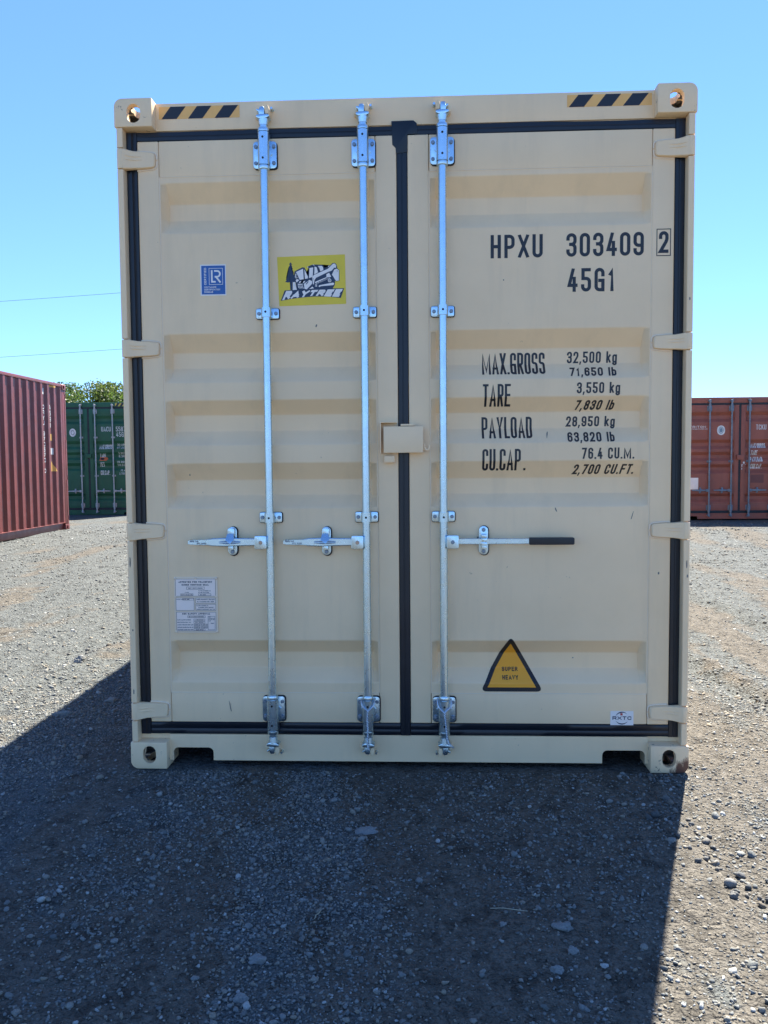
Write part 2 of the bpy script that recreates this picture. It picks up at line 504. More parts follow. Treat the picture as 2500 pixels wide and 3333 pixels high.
def ground_h(x, y):
    x = np.asarray(x, float); y = np.asarray(y, float)
    t = np.clip((y - 3.0) / 8.0, 0, 1); t = t * t * (3 - 2 * t)
    h = 0.07 * t
    h = h + 0.022 * (vnoise(x * 1.1, y * 1.1, 1) - 0.5) + 0.014 * (vnoise(x * 3.3, y * 3.3, 2) - 0.5)
    h = h + 0.010 * (vnoise(x * 9.0, y * 9.0, 3) - 0.5) + 0.006 * (vnoise(x * 24.0, y * 24.0, 4) - 0.5)
    # wheel ruts running beside the container, slightly askew
    for cx, k, dep, wid in ((1.02, -0.05, 0.020, 0.055), (2.05, -0.10, 0.030, 0.10), (3.3, -0.16, 0.03, 0.12),
                            (-2.75, 0.20, 0.028, 0.11), (-3.9, 0.24, 0.03, 0.12), (-5.2, 0.3, 0.03, 0.15)):
        d = (x - cx - k * y - 0.10 * np.sin(y * 0.8 + cx)) / wid
        brk = np.clip(vnoise(x * 1.7 + 9, y * 1.1, 8) * 2.2 - 0.6, 0, 1)
        h = h - dep * np.exp(-d * d) * brk + 0.7 * dep * np.exp(-(d - 1.7) ** 2) * brk
    # kept level where the container stands
    m = np.exp(-((np.maximum(np.abs(x) - 1.2, 0) / 0.16) ** 2)) * (1 / (1 + np.exp(-(y + 0.10) / 0.05)))
    h = h * (1 - m) + (-0.004) * m
    return h

def ground_mat(name, stones=False):
    m, nt, b = new_mat(name)
    w = worldpos(nt)
    at = nt.nodes.new('ShaderNodeAttribute'); at.attribute_name = 'dust'
    brk = noise_n(nt, w, 38.0, 4.0, 0.65)
    ad = N(nt, 'ShaderNodeMath', operation='ADD'); nt.links.new(at.outputs['Fac'], ad.inputs[0]); nt.links.new(mix(nt, 0.55, brk, noise_n(nt, w, 5.5, 6.0, 0.68, (1.0, 0.7, 1.0))), ad.inputs[1])
    dust = ramp(nt, ad.outputs[0], [(0.62, 0.0), (1.28, 0.95)]).outputs['Color']
    fine = noise_n(nt, w, 130.0, 4.0, 0.7)
    grey = ramp(nt, fine, [(0.28, (0.048, 0.054, 0.053)), (0.5, (0.114, 0.125, 0.121)), (0.72, (0.192, 0.208, 0.200))]).outputs['Color']
    tan = ramp(nt, noise_n(nt, w, 60.0, 5.0, 0.65), [(0.3, (0.100, 0.090, 0.073)), (0.7, (0.160, 0.146, 0.121))]).outputs['Color']
    base = mix(nt, dust, grey, tan)
    v1 = N(nt, 'ShaderNodeTexVoronoi', Scale=46.0); nt.links.new(w, v1.inputs['Vector'])
    v2 = N(nt, 'ShaderNodeTexVoronoi', Scale=105.0); nt.links.new(w, v2.inputs['Vector'])
    peb = ramp(nt, v1.outputs['Color'], [(0.0, 0.50), (0.5, 0.95), (0.93, 1.15), (1.0, 1.75)]).outputs['Color']
    base = mix(nt, 0.75, base, peb, 'MULTIPLY')
    dk = ramp(nt, noise_n(nt, w, 11.0, 6.0, 0.7, (1.0, 0.6, 1.0)), [(0.36, 0.42), (0.5, 1.0)]).outputs['Color']
    base = mix(nt, 0.8, base, dk, 'MULTIPLY')
    nt.links.new(base, b.inputs['Base Color'])
    b.inputs['Roughness'].default_value = 0.92
    b.inputs['Specular IOR Level'].default_value = 0.2
    i1 = N(nt, 'ShaderNodeMath', operation='SUBTRACT'); i1.inputs[0].default_value = 1.0; nt.links.new(v1.outputs['Distance'], i1.inputs[1])
    i2 = N(nt, 'ShaderNodeMath', operation='SUBTRACT'); i2.inputs[0].default_value = 1.0; nt.links.new(v2.outputs['Distance'], i2.inputs[1])
    b1 = N(nt, 'ShaderNodeBump', Strength=0.95, Distance=0.015); nt.links.new(i1.outputs[0], b1.inputs['Height'])
    b2 = N(nt, 'ShaderNodeBump', Strength=0.9, Distance=0.008); nt.links.new(i2.outputs[0], b2.inputs['Height'])
    b3 = N(nt, 'ShaderNodeBump', Strength=0.7, Distance=0.05); nt.links.new(noise_n(nt, w, 7.0, 8.0, 0.7), b3.inputs['Height'])
    nt.links.new(b1.outputs['Normal'], b2.inputs['Normal']); nt.links.new(b2.outputs['Normal'], b3.inputs['Normal'])
    nt.links.new(b3.outputs['Normal'], b.inputs['Normal'])
    return m
M['ground'] = ground_mat('gravel_ground')

def graded(lo, hi, step, far, grow=1.16):
    c = list(np.arange(lo, hi + 1e-6, step))
    s, x = step, hi
    up = []
    while x < far: s *= grow; x += s; up.append(x)
    s, x = step, lo
    dn = []
    while x > -far: s *= grow; x -= s; dn.append(x)
    return np.array(dn[::-1] + c + up)

def build_ground():
    xs = graded(-3.2, 3.2, 0.026, 700.0, 1.10); ys = graded(-2.2, 3.2, 0.026, 700.0, 1.085)
    X, Y = np.meshgrid(xs, ys)
    fade = np.exp(-np.maximum(0, np.hypot(X, Y - 4) - 30) / 25.0)
    Z = ground_h(X, Y) * fade + 0.07 * (1 - fade)
    nx, ny = len(xs), len(ys)
    co = np.stack([X, Y, Z], -1).reshape(-1, 3).astype(np.float32)
    idx = np.arange(nx * ny).reshape(ny, nx)
    q = np.stack([idx[:-1, :-1], idx[:-1, 1:], idx[1:, 1:], idx[1:, :-1]], -1).reshape(-1, 4).astype(np.int32)
    me = bpy.data.meshes.new('ground')
    me.vertices.add(len(co)); me.vertices.foreach_set('co', co.ravel())
    me.loops.add(q.size); me.loops.foreach_set('vertex_index', q.ravel())
    me.polygons.add(len(q)); me.polygons.foreach_set('loop_start', np.arange(0, q.size, 4, dtype=np.int32))
    me.polygons.foreach_set('use_smooth', np.ones(len(q), bool))
    me.update(); me.validate()
    at = me.attributes.new('dust', 'FLOAT', 'POINT'); at.data.foreach_set('value', dust_f(co[:, 0], co[:, 1]).astype(np.float32))
    tag(link_mesh('ground', me, M['ground']), 'dusty compacted gravel yard', None, None, 'structure')
build_ground()

def stone_variant(rg, sub=1, rough=0.22, flat=0.62):
    bm = bmesh.new()
    bmesh.ops.create_icosphere(bm, subdivisions=sub, radius=1.0)
    s = Vector((1.0, rg.uniform(0.65, 1.0), rg.uniform(flat * 0.75, flat * 1.2)))
    o = Vector((rg.uniform(-50, 50), rg.uniform(-50, 50), rg.uniform(-50, 50)))
    for v in bm.verts:
        k = 1 + rough * 2 * mnoise.noise(v.co * 1.1 + o) + rough * 0.8 * mnoise.noise(v.co * 2.6 + o)
        v.co = Vector((v.co.x * s.x * k, v.co.y * s.y * k, v.co.z * s.z * k))
    co = np.array([v.co[:] for v in bm.verts]); fa = np.array([[v.index for v in f.verts] for f in bm.faces])
    bm.free()
    return co, fa

def crushed_variant(rg, npts=13, flat=0.6):
    bm = bmesh.new()
    s = Vector((1.0, rg.uniform(0.6, 0.95), rg.uniform(flat * 0.75, flat * 1.3)))
    for k in range(npts):
        v = Vector((rg.gauss(0, 1), rg.gauss(0, 1), rg.gauss(0, 1))).normalized() * rg.uniform(0.82, 1.0)
        bm.verts.new((v.x * s.x, v.y * s.y, v.z * s.z))
    r = bmesh.ops.convex_hull(bm, input=bm.verts[:])
    bmesh.ops.triangulate(bm, faces=bm.faces[:])
    bm.verts.index_update()
    co = np.array([v.co[:] for v in bm.verts]); fa = np.array([[v.index for v in f.verts] for f in bm.faces])
    bm.free()
    return co, fa

def stone_mat(name, lo, hi, per_island=True):
    m, nt, b = new_mat(name)
    g = nt.nodes.new('ShaderNodeNewGeometry')
    mid = tuple((a * 0.62 + c * 0.38) for a, c in zip(lo, hi))
    warm = (mid[0] * 1.18, mid[1] * 1.0, mid[2] * 0.80)
    if per_island:
        r = ramp(nt, g.outputs['Random Per Island'], [(0.0, lo), (0.45, mid), (0.70, warm), (0.93, mid), (0.955, hi), (1.0, hi)]).outputs['Color']
    else:
        r = ramp(nt, noise_n(nt, coords(nt), 3.0, 4.0, 0.6), [(0.3, mid), (0.7, hi)]).outputs['Color']
    n = ramp(nt, noise_n(nt, g.outputs['Position'], 220.0, 4.0, 0.6), [(0.3, 0.75), (0.7, 1.12)]).outputs['Color']
    nt.links.new(mix(nt, 1.0, r, n, 'MULTIPLY'), b.inputs['Base Color'])
    b.inputs['Roughness'].default_value = 0.85
    b.inputs['Specular IOR Level'].default_value = 0.25
    bp = N(nt, 'ShaderNodeBump', Strength=0.35, Distance=0.006)
    nt.links.new(noise_n(nt, g.outputs['Position'], 170.0, 4.0, 0.65), bp.inputs['Height'])
    nt.links.new(bp.outputs['Normal'], b.inputs['Normal'])
    return m
M['gravel'] = stone_mat('gravel_stone', (0.118, 0.126, 0.121), (0.36, 0.375, 0.36))
M['clod'] = stone_mat('dark_clod', (0.075, 0.08, 0.08), (0.22, 0.22, 0.21))
M['stone_pale'] = stone_mat('pale_stone', (0.14, 0.148, 0.145), (0.24, 0.25, 0.242), False)
M['stone_grey'] = stone_mat('grey_stone', (0.13, 0.14, 0.14), (0.25, 0.26, 0.255), False)

def scatter(name, label, mat, pos, size, sub, seed, sink=0.25, smooth=False):
    rg = random.Random(seed); r2 = np.random.default_rng(seed)
    var = [stone_variant(rg, sub) if smooth else crushed_variant(rg, 12 if sub == 1 else 20) for _ in range(12)]
    n = len(pos)
    vi = r2.integers(0, len(var), n)
    V = []; F = []; base = 0
    for k, (co, fa) in enumerate(var):
        ids = np.nonzero(vi == k)[0]
        if not len(ids): continue
        a = r2.uniform(0, 2 * np.pi, len(ids)); tx = r2.normal(0, 0.28, len(ids)); ty = r2.normal(0, 0.28, len(ids))
        s = size[ids]
        c = co[None, :, :] * s[:, None, None]
        x, y, z = c[..., 0], c[..., 1], c[..., 2]
        y, z = y * np.cos(tx)[:, None] - z * np.sin(tx)[:, None], y * np.sin(tx)[:, None] + z * np.cos(tx)[:, None]
        x, z = x * np.cos(ty)[:, None] + z * np.sin(ty)[:, None], -x * np.sin(ty)[:, None] + z * np.cos(ty)[:, None]
        x, y = x * np.cos(a)[:, None] - y * np.sin(a)[:, None], x * np.sin(a)[:, None] + y * np.cos(a)[:, None]
        P = pos[ids]
        h = ground_h(P[:, 0], P[:, 1])
        V.append(np.stack([x + P[:, :1], y + P[:, 1:2], z + (h + s * sink)[:, None]], -1).reshape(-1, 3))
        F.append((fa[None] + (np.arange(len(ids)) * len(co))[:, None, None] + base).reshape(-1, 3))
        base += len(ids) * len(co)
    V = np.concatenate(V).astype(np.float32); F = np.concatenate(F).astype(np.int32)
    me = bpy.data.meshes.new(name)
    me.vertices.add(len(V)); me.vertices.foreach_set('co', V.ravel())
    me.loops.add(F.size); me.loops.foreach_set('vertex_index', F.ravel())
    me.polygons.add(len(F)); me.polygons.foreach_set('loop_start', np.arange(0, F.size, 3, dtype=np.int32))
    if smooth: me.polygons.foreach_set('use_smooth', np.ones(len(F), bool))
    me.update()
    o = link_mesh(name, me, mat)
    tag(o, label, 'gravel', None, 'stuff')
    return o

def gravel_points(n, x0, x1, y0, y1, seed, patch=1.0, near=None):
    r2 = np.random.default_rng(seed)
    p = r2.uniform(0, 1, (int(n * 3.4), 2)) * [x1 - x0, y1 - y0] + [x0, y0]
    d = vnoise(p[:, 0] * 1.5 + 3, p[:, 1] * 0.8, 21) * 0.6 + vnoise(p[:, 0] * 5, p[:, 1] * 3.6, 22) * 0.4
    keep = r2.uniform(0, 1, len(p)) < np.clip((d - 0.15) * 2.2 * patch, 0.2, 1.0) * (1.0 - 0.80 * dust_f(p[:, 0], p[:, 1]))
    if near is not None: keep &= r2.uniform(0, 1, len(p)) < near(p)
    under = (np.abs(p[:, 0]) < 1.235) & (p[:, 1] > -0.008)
    p = p[keep & ~under]
    return p[:n]

def build_gravel():
    r2 = np.random.default_rng(5)
    p = gravel_points(60000, -2.3, 2.3, -1.85, 1.2, 1)
    s = np.clip(r2.lognormal(np.log(0.0046), 0.40, len(p)), 0.0022, 0.014)
    scatter('gravel', 'small crushed stones covering the yard around the beige container', M['gravel'], p, s, 1, 3, 0.18)
    p = gravel_points(1500, -2.3, 2.3, -1.85, 2.0, 2)
    s = np.clip(r2.lognormal(np.log(0.0082), 0.32, len(p)), 0.005, 0.018)
    scatter('pebbles', 'larger pebbles lying among the crushed stone', M['gravel'], p, s, 2, 4, 0.22, True)
    n = 120000
    y = 1.0 + 12.5 * r2.uniform(0, 1, n) ** 1.9
    x = 0.07 + r2.uniform(-1, 1, n) * (y + 3.6) * 0.62
    ok = ((np.abs(x) > 1.235) | (y > 12.6)) & ~((np.abs(x) < 2.3) & (y < 1.2)) & (r2.uniform(0, 1, n) < 1.0 - 0.7 * dust_f(x, y))
    p = np.stack([x, y], 1)[ok][:44000]
    s = np.clip(r2.lognormal(np.log(0.0068), 0.45, len(p)) * (0.8 + 0.07 * p[:, 1]), 0.0035, 0.03)
    scatter('distant_gravel', 'loose stones scattered over the sunlit yard further off', M['gravel'], p, s, 1, 5, 0.05)
    # broken dark clods thrown up along the rut on the right and in the tracks on the left
    c = []
    for k in range(190):
        t = r2.uniform(0, 1)
        y = -1.7 + 2.3 * t
        c.append((1.08 + 0.10 * math.sin(3 * y) + r2.normal(0, 0.045) - 0.05 * y, y))
    for k in range(5200):
        y = 0.3 + 11.0 * r2.uniform(0, 1) ** 1.3
        j = r2.integers(0, 6)
        cx, kk = ((-2.75, .20), (-3.9, .24), (2.05, -.10), (3.3, -.16), (-5.2, .3), (1.02, -.05))[j]
        c.append((cx + kk * y + 0.10 * math.sin(y * 0.8 + cx) + r2.normal(0, 0.10), y))
    c = np.array(c)
    far = c[:, 1] > 0.6
    c = c[~far | (vnoise(c[:, 0] * 1.1 + 4, c[:, 1] * 0.9, 51) * 0.6 + vnoise(c[:, 0] * 4.0, c[:, 1] * 2.6, 52) * 0.4 > 0.60)]
    s = np.clip(r2.lognormal(np.log(0.0105), 0.42, len(c)), 0.005, 0.024)
    scatter('earth_clods', 'dark broken clods thrown up along the wheel ruts', M['clod'], c, s, 2, 9, 0.3)
build_gravel()

# ------------------------------------------------------------------ shipping containers
HW = 1.219                      # half width
LEN = 12.192

def stadium(cx, cz, w, h, n=8):
    """upright slot outline"""
    r = w / 2; k = (h - w) / 2
    p = [(cx + r * math.cos(t), cz + k + r * math.sin(t)) for t in np.linspace(0, math.pi, n)]
    p += [(cx + r * math.cos(t), cz - k + r * math.sin(t)) for t in np.linspace(math.pi, 2 * math.pi, n)]
    return p

_cast_cache = {}
def casting_mesh(sx, top):
    """corner casting, local origin at the outer front corner on the side sx, z 0 at its outer horizontal face"""
    key = (sx, top)
    if key in _cast_cache: return _cast_cache[key]
    W, D, Hh = 0.162, 0.178, 0.118
    zs = -1 if top else 1
    X = lambda a: -sx * a           # a measured inwards
    def rng2(a, b): return (min(a, b), max(a, b))
    bm = bmesh.new()
    me0 = MB().box(*rng2(X(0), X(W)), 0, D, *rng2(0, zs * Hh)).mesh('c0')
    bm.from_mesh(me0)
    es = []
    for e in bm.edges:
        a, b = e.verts[0].co, e.verts[1].co
        outx = abs(a.x) < 1e-5 and abs(b.x) < 1e-5
        outz = abs(a.z) < 1e-5 and abs(b.z) < 1e-5
        if outx and outz: es.append(e)
    bmesh.ops.bevel(bm, geom=es, offset=0.034, segments=6, profile=0.5, affect='EDGES')
    es = [e for e in bm.edges if e.calc_face_angle(0) > 0.6]
    bmesh.ops.bevel(bm, geom=es, offset=0.0025, segments=2, profile=0.5, affect='EDGES')
    base = bpy.data.meshes.new('corner_casting'); bm.to_mesh(base); bm.free()
    ob = bpy.data.objects.new('tmp_base', base); col.objects.link(ob)
    cutters = []
    def cutter(mb):
        o = bpy.data.objects.new('tmp_cut', mb.mesh('tmp_cut')); col.objects.link(o); cutters.append(o)
        md = ob.modifiers.new('b', 'BOOLEAN'); md.operation = 'DIFFERENCE'; md.solver = 'EXACT'; md.object = o
    w = 0.028
    cutter(MB().box(*rng2(X(w), X(W - 0.02)), w, D - 0.02, *rng2(zs * w, zs * (Hh - 0.018))))
    cz = zs * 0.063
    cutter(MB().prism(stadium(X(0.084), cz, 0.058, 0.079), 'y', -0.02, 0.06))
    cutter(MB().prism([(q[0], q[1]) for q in stadium(0.096, cz, 0.064, 0.079)], 'x', -0.06, 0.06))
    sl = [(X(0.084) + p[0], 0.094 + p[1]) for p in stadium(0, 0, 0.062, 0.118)]
    cutter(MB().prism(sl, 'z', -0.06, 0.06))
    dg = bpy.context.evaluated_depsgraph_get()
    me = bpy.data.meshes.new_from_object(ob.evaluated_get(dg))
    me.name = 'corner_casting'
    bpy.data.objects.remove(ob)
    for o in cutters: bpy.data.objects.remove(o)
    me.materials.clear()
    me.polygons.foreach_set('use_smooth', [True] * len(me.polygons))
    me.set_sharp_from_angle(angle=math.radians(32))
    _cast_cache[key] = me
    return me

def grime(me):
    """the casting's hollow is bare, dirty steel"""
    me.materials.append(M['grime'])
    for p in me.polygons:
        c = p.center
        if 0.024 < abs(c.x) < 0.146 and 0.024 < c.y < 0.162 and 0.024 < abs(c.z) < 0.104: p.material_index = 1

def castings(root, H, mat):
    for sx in (-1, 1):
        for top in (False, True):
            src = casting_mesh(sx, top)
            me = src.copy(); me.materials.append(mat); grime(me)
            share('corner_casting', me, root, (sx * HW, 0, H if top else 0))
            me2 = casting_mesh(-sx, top).copy(); me2.materials.append(mat); grime(me2)
            share('corner_casting', me2, root, (sx * HW, LEN, H if top else 0), (0, 0, math.pi))

def wall_profile(y0, y1, pitch=0.278, flip=False):
    """(y, inset) polyline of the corrugated side: outer flat .07, slope .068, inner flat .072"""
    pts = []; y = y0
    while y < y1 - pitch:
        for dy, d in ((0.0, 0.0), (0.072, 0.0), (0.140, 0.036), (0.210, 0.036)): pts.append((y + dy, d))
        y += pitch
    pts.append((y, 0.0)); pts.append((y1, 0.0))
    return pts

def body(root, H, mat, wall_len=None):
    """side walls, rails, roof and blind front end"""
    y0, y1 = 0.165, LEN - 0.165
    prof = wall_profile(y0, y1)
    for sx in (-1, 1):
        mb = MB()
        vs = []; fs = []
        for i, (y, d) in enumerate(prof):
            x = sx * (HW - 0.012 - d)
            vs += [(x, y, 0.162), (x, y, H - 0.06)]
            if i: fs.append((2 * i - 2, 2 * i, 2 * i + 1, 2 * i - 1))
        # inner skin so that the sheet has thickness
        n = len(vs)
        vs += [(v[0] - sx * 0.0025, v[1], v[2]) for v in vs]
        fs += [tuple(n + k for k in f) for f in fs]
        mb.add(vs, fs)
        mb.build('side_wall', mat, root)
        MB().box(min(sx * (HW - 0.006), sx * (HW - 0.066)), max(sx * (HW - 0.006), sx * (HW - 0.066)), 0.178, LEN - 0.178, H - 0.062, H - 0.006).build('top_side_rail', mat, root, bevel=0.006)
        MB().box(min(sx * (HW - 0.044), sx * (HW - 0.09)), max(sx * (HW - 0.044), sx * (HW - 0.09)), 0.178, LEN - 0.178, 0.02, 0.152).build('bottom_side_rail', mat, root, bevel=0.006)
        MB().box(min(sx * (HW - 0.007), sx * (HW - 0.09)), max(sx * (HW - 0.007), sx * (HW - 0.09)), 0.178, LEN - 0.178, 0.1525, 0.164).build('rail_flange', mat, root, bevel=0.002)
        MB().box(min(sx * (HW - 0.005), sx * (HW - 0.15)), max(sx * (HW - 0.005), sx * (HW - 0.15)), LEN - 0.15, LEN - 0.004, 0.118, H - 0.118).build('corner_post', mat, root, bevel=0.01)
    # roof, shallow corrugation across
    vs = []; fs = []
    ys = np.arange(0.17, LEN - 0.16, 0.105)
    for i, y in enumerate(ys):
        z = H - 0.008 - (0.018 if (i // 2) % 2 else 0.0)
        vs += [(-HW + 0.06, y, z), (HW - 0.06, y, z)]
        if i: fs.append((2 * i - 2, 2 * i - 1, 2 * i + 1, 2 * i))
    MB().add(vs, fs).build('roof', mat, root)
    MB().box(-HW + 0.05, HW - 0.05, 0.17, LEN - 0.17, 0.12, 0.15).build('floor', M['grey_ink'], root)
    # blind end
    vs = []; fs = []
    pts = [(-1.07 + x, d) for x, d in wall_profile(0.0, 2.14, 0.25)]
    for i, (x, d) in enumerate(pts):
        vs += [(x, LEN - 0.02 - d, 0.11), (x, LEN - 0.02 - d, H - 0.11)]
        if i: fs.append((2 * i - 2, 2 * i - 1, 2 * i + 1, 2 * i))
    MB().add(vs, fs).build('end_wall', mat, root)
    MB().box(-1.057, 1.057, LEN - 0.12, LEN - 0.006, H - 0.118, H - 0.004).build('end_header', mat, root, bevel=0.006)
    MB().box(-1.057, 1.057, LEN - 0.12, LEN - 0.006, 0.02, 0.118).build('end_sill', mat, root, bevel=0.006)

DY = 0.045           # door face depth behind the castings' front
PD = 0.052           # depth of the pressed grooves

class Panel:
    """pressed steel door sheet: horizontal grooves between proud flats, closed off at both ends"""
    def __init__(s, x0, x1, z0, z1, grooves):
        s.x0, s.x1, s.z0, s.z1, s.g = x0, x1, z0, z1, grooves
        br = [b for g in grooves for b in g]
        zs = {z0, z1}
        for b in br:
            for d in (-0.005, -0.0025, 0, 0.0025, 0.005): zs.add(b + d)
        s.zs = sorted(z for z in zs if z0 <= z <= z1)
        s.y = DY + 0.004
    def fz(s, z):
        for a, b, c, d in s.g:
            if d <= z <= a:
                if z >= b: return (a - z) / (a - b)
                if z <= c: return (z - d) / (c - d)
                return 1.0
        return 0.0
    def fs(s, z): return sum(s.fz(z + k * 0.0015) for k in (-2, -1, 0, 1, 2)) / 5
    def gx(s, x): return max(0.0, min(1.0, (x - s.x0 - 0.004) / 0.024, (s.x1 - 0.004 - x) / 0.024))
    def depth(s, x, z):
        if not (s.x0 <= x <= s.x1 and s.z0 <= z <= s.z1): return DY
        return s.y + PD * s.fs(z) * s.gx(x)
    def build(s, mat, parent):
        xs = [s.x0, s.x0 + 0.004, s.x0 + 0.016, s.x0 + 0.028]
        xs += list(np.linspace(s.x0 + 0.15, s.x1 - 0.15, 5))
        xs += [s.x1 - 0.028, s.x1 - 0.016, s.x1 - 0.004, s.x1]
        vs = [(x, s.y + PD * s.fs(z) * s.gx(x), z) for z in s.zs for x in xs]
        n = len(xs)
        fs = [(j * n + i, j * n + i + 1, (j + 1) * n + i + 1, (j + 1) * n + i) for j in range(len(s.zs) - 1) for i in range(n - 1)]
        return MB().add(vs, fs).build('panel', mat, parent, smooth=True)

def wob(x0, x1, z0, z1, y0, y1, axis, amp, seed, step=0.04, ridge=0.006):
    """rubber strip with a raised double lip and slightly uneven edges"""
    rg = random.Random(seed)
    a0, a1 = (z0, z1) if axis == 'z' else (x0, x1)
    b0, b1 = (x0, x1) if axis == 'z' else (z0, z1)
    n = max(2, int((a1 - a0) / step))
    prof = [(0.0, 1.0), (0.0, 0.12), (0.06, 0.02), (0.40, 0.0), (0.44, 0.05), (0.50, 0.05), (0.54, 0.0), (0.94, 0.02), (1.0, 0.12), (1.0, 1.0)]
    vs = []; fs = []; m = len(prof)
    o = rg.uniform(0, 99)
    for i in range(n + 1):
        a = a0 + (a1 - a0) * i / n
        e0 = amp * mnoise.noise((a * 3.1, o, 0)) + 0.4 * amp * mnoise.noise((a * 17, o, 3))
        e1 = amp * mnoise.noise((a * 2.7, o, 7)) + 0.4 * amp * mnoise.noise((a * 15, o, 5))
        for t, d in prof:
            b = b0 + e0 + (b1 + e1 - b0 - e0) * t
            y = y0 + (y1 - y0) * d + 0.0008 * mnoise.noise((a * 5, o, 9))
            vs.append((b, y, a) if axis == 'z' else (a, y, b))
        if i: fs += [((i - 1) * m + k, (i - 1) * m + k + 1, i * m + k + 1, i * m + k) for k in range(m - 1)]
    fs += [tuple(range(m)), tuple(range(n * m + m - 1, n * m - 1, -1))]
    return MB().add(vs, fs)

GROOVES_HC = [(2.556, 2.479, 2.408, 2.341), (1.912, 1.836, 1.767, 1.701), (1.624, 1.562, 1.490, 1.428), (1.350, 1.276, 1.207, 1.151), (0.566, 0.504, 0.433, 0.377)]

def hinge(root, sx, z0, z1, mat):
    """knuckle on the post and a tapering blade reaching over the seal on to the door"""
    zm = (z0 + z1) / 2; hh = (z1 - z0) / 2
    X = lambda a: sx * a
    mb = MB()
    secs = [(1.190, .96, .003, .03), (1.182, .97, .006, .034), (1.166, .90, .016, .040), (1.148, .85, .023, .043), (1.118, .82, .027, .0445),
            (1.090, .77, .029, .0445), (1.074, .73, .030, .0445), (1.066, .69, .031, .0445), (1.061, .60, .033, .0445), (1.0585, .44, .037, .0445)]
    vs = []; fs = []
    for i, (x, k, yf, yb) in enumerate(secs):
        h = hh * k
        vs += [(X(x), yf, zm + h * .92), (X(x), yf + .004, zm + h), (X(x), yb, zm + h), (X(x), yb, zm - h), (X(x), yf + .004, zm - h), (X(x), yf, zm - h * .92)]
        if i: fs += [((i - 1) * 6 + k2, (i - 1) * 6 + (k2 + 1) % 6, i * 6 + (k2 + 1) % 6, i * 6 + k2) for k2 in range(6)]
    fs += [tuple(range(6)), tuple(range(len(vs) - 1, len(vs) - 7, -1))]
    mb.add(vs, fs)
    o = mb.build('hinge', mat, root, smooth=True)
    # knuckle with a rounded nose
    k = MB()
    prof = [(X(1.2145), .030), (X(1.2145), .010), (X(1.209), .0035), (X(1.203), .001), (X(1.193), .001), (X(1.187), .004), (X(1.185), .012), (X(1.185), .030)]
    k.prism(prof, 'z', z0 + .002, z1 - .002)
    k.build('knuckle', mat, o, bevel=0.003)
    # cast ribs
    for dz in (.30, -.02):
        a = MB()
        pts = [(X(x), y, zm + hh * dz * q) for x, y, q in ((1.180, .007, 1.15), (1.166, .016, 1.05), (1.148, .0232, 1), (1.130, .0262, 1), (1.112, .0275, 1))]
        a.tube(pts, [.0012, .0030, .0034, .0028, .0010], 6)
        a.build('rib', mat, o, smooth=True)
    # weld and sealant round the blade's end
    for s in (1, -1):
        pts = [(X(x), .0445 + .0015 * mnoise.noise((x * 60, z0 * 9, s)), zm + s * (hh * k2 + .004)) for x, k2 in ((1.138, .84), (1.118, .82), (1.10, .79), (1.085, .76), (1.07, .72), (1.060, .63), (1.0545, .45), (1.0535, 0))]
        MB().tube(pts, 0.0042, 6).build('weld_bead', M['beige_seal'] if mat is M['beige'] else mat, o, smooth=True)
    return o

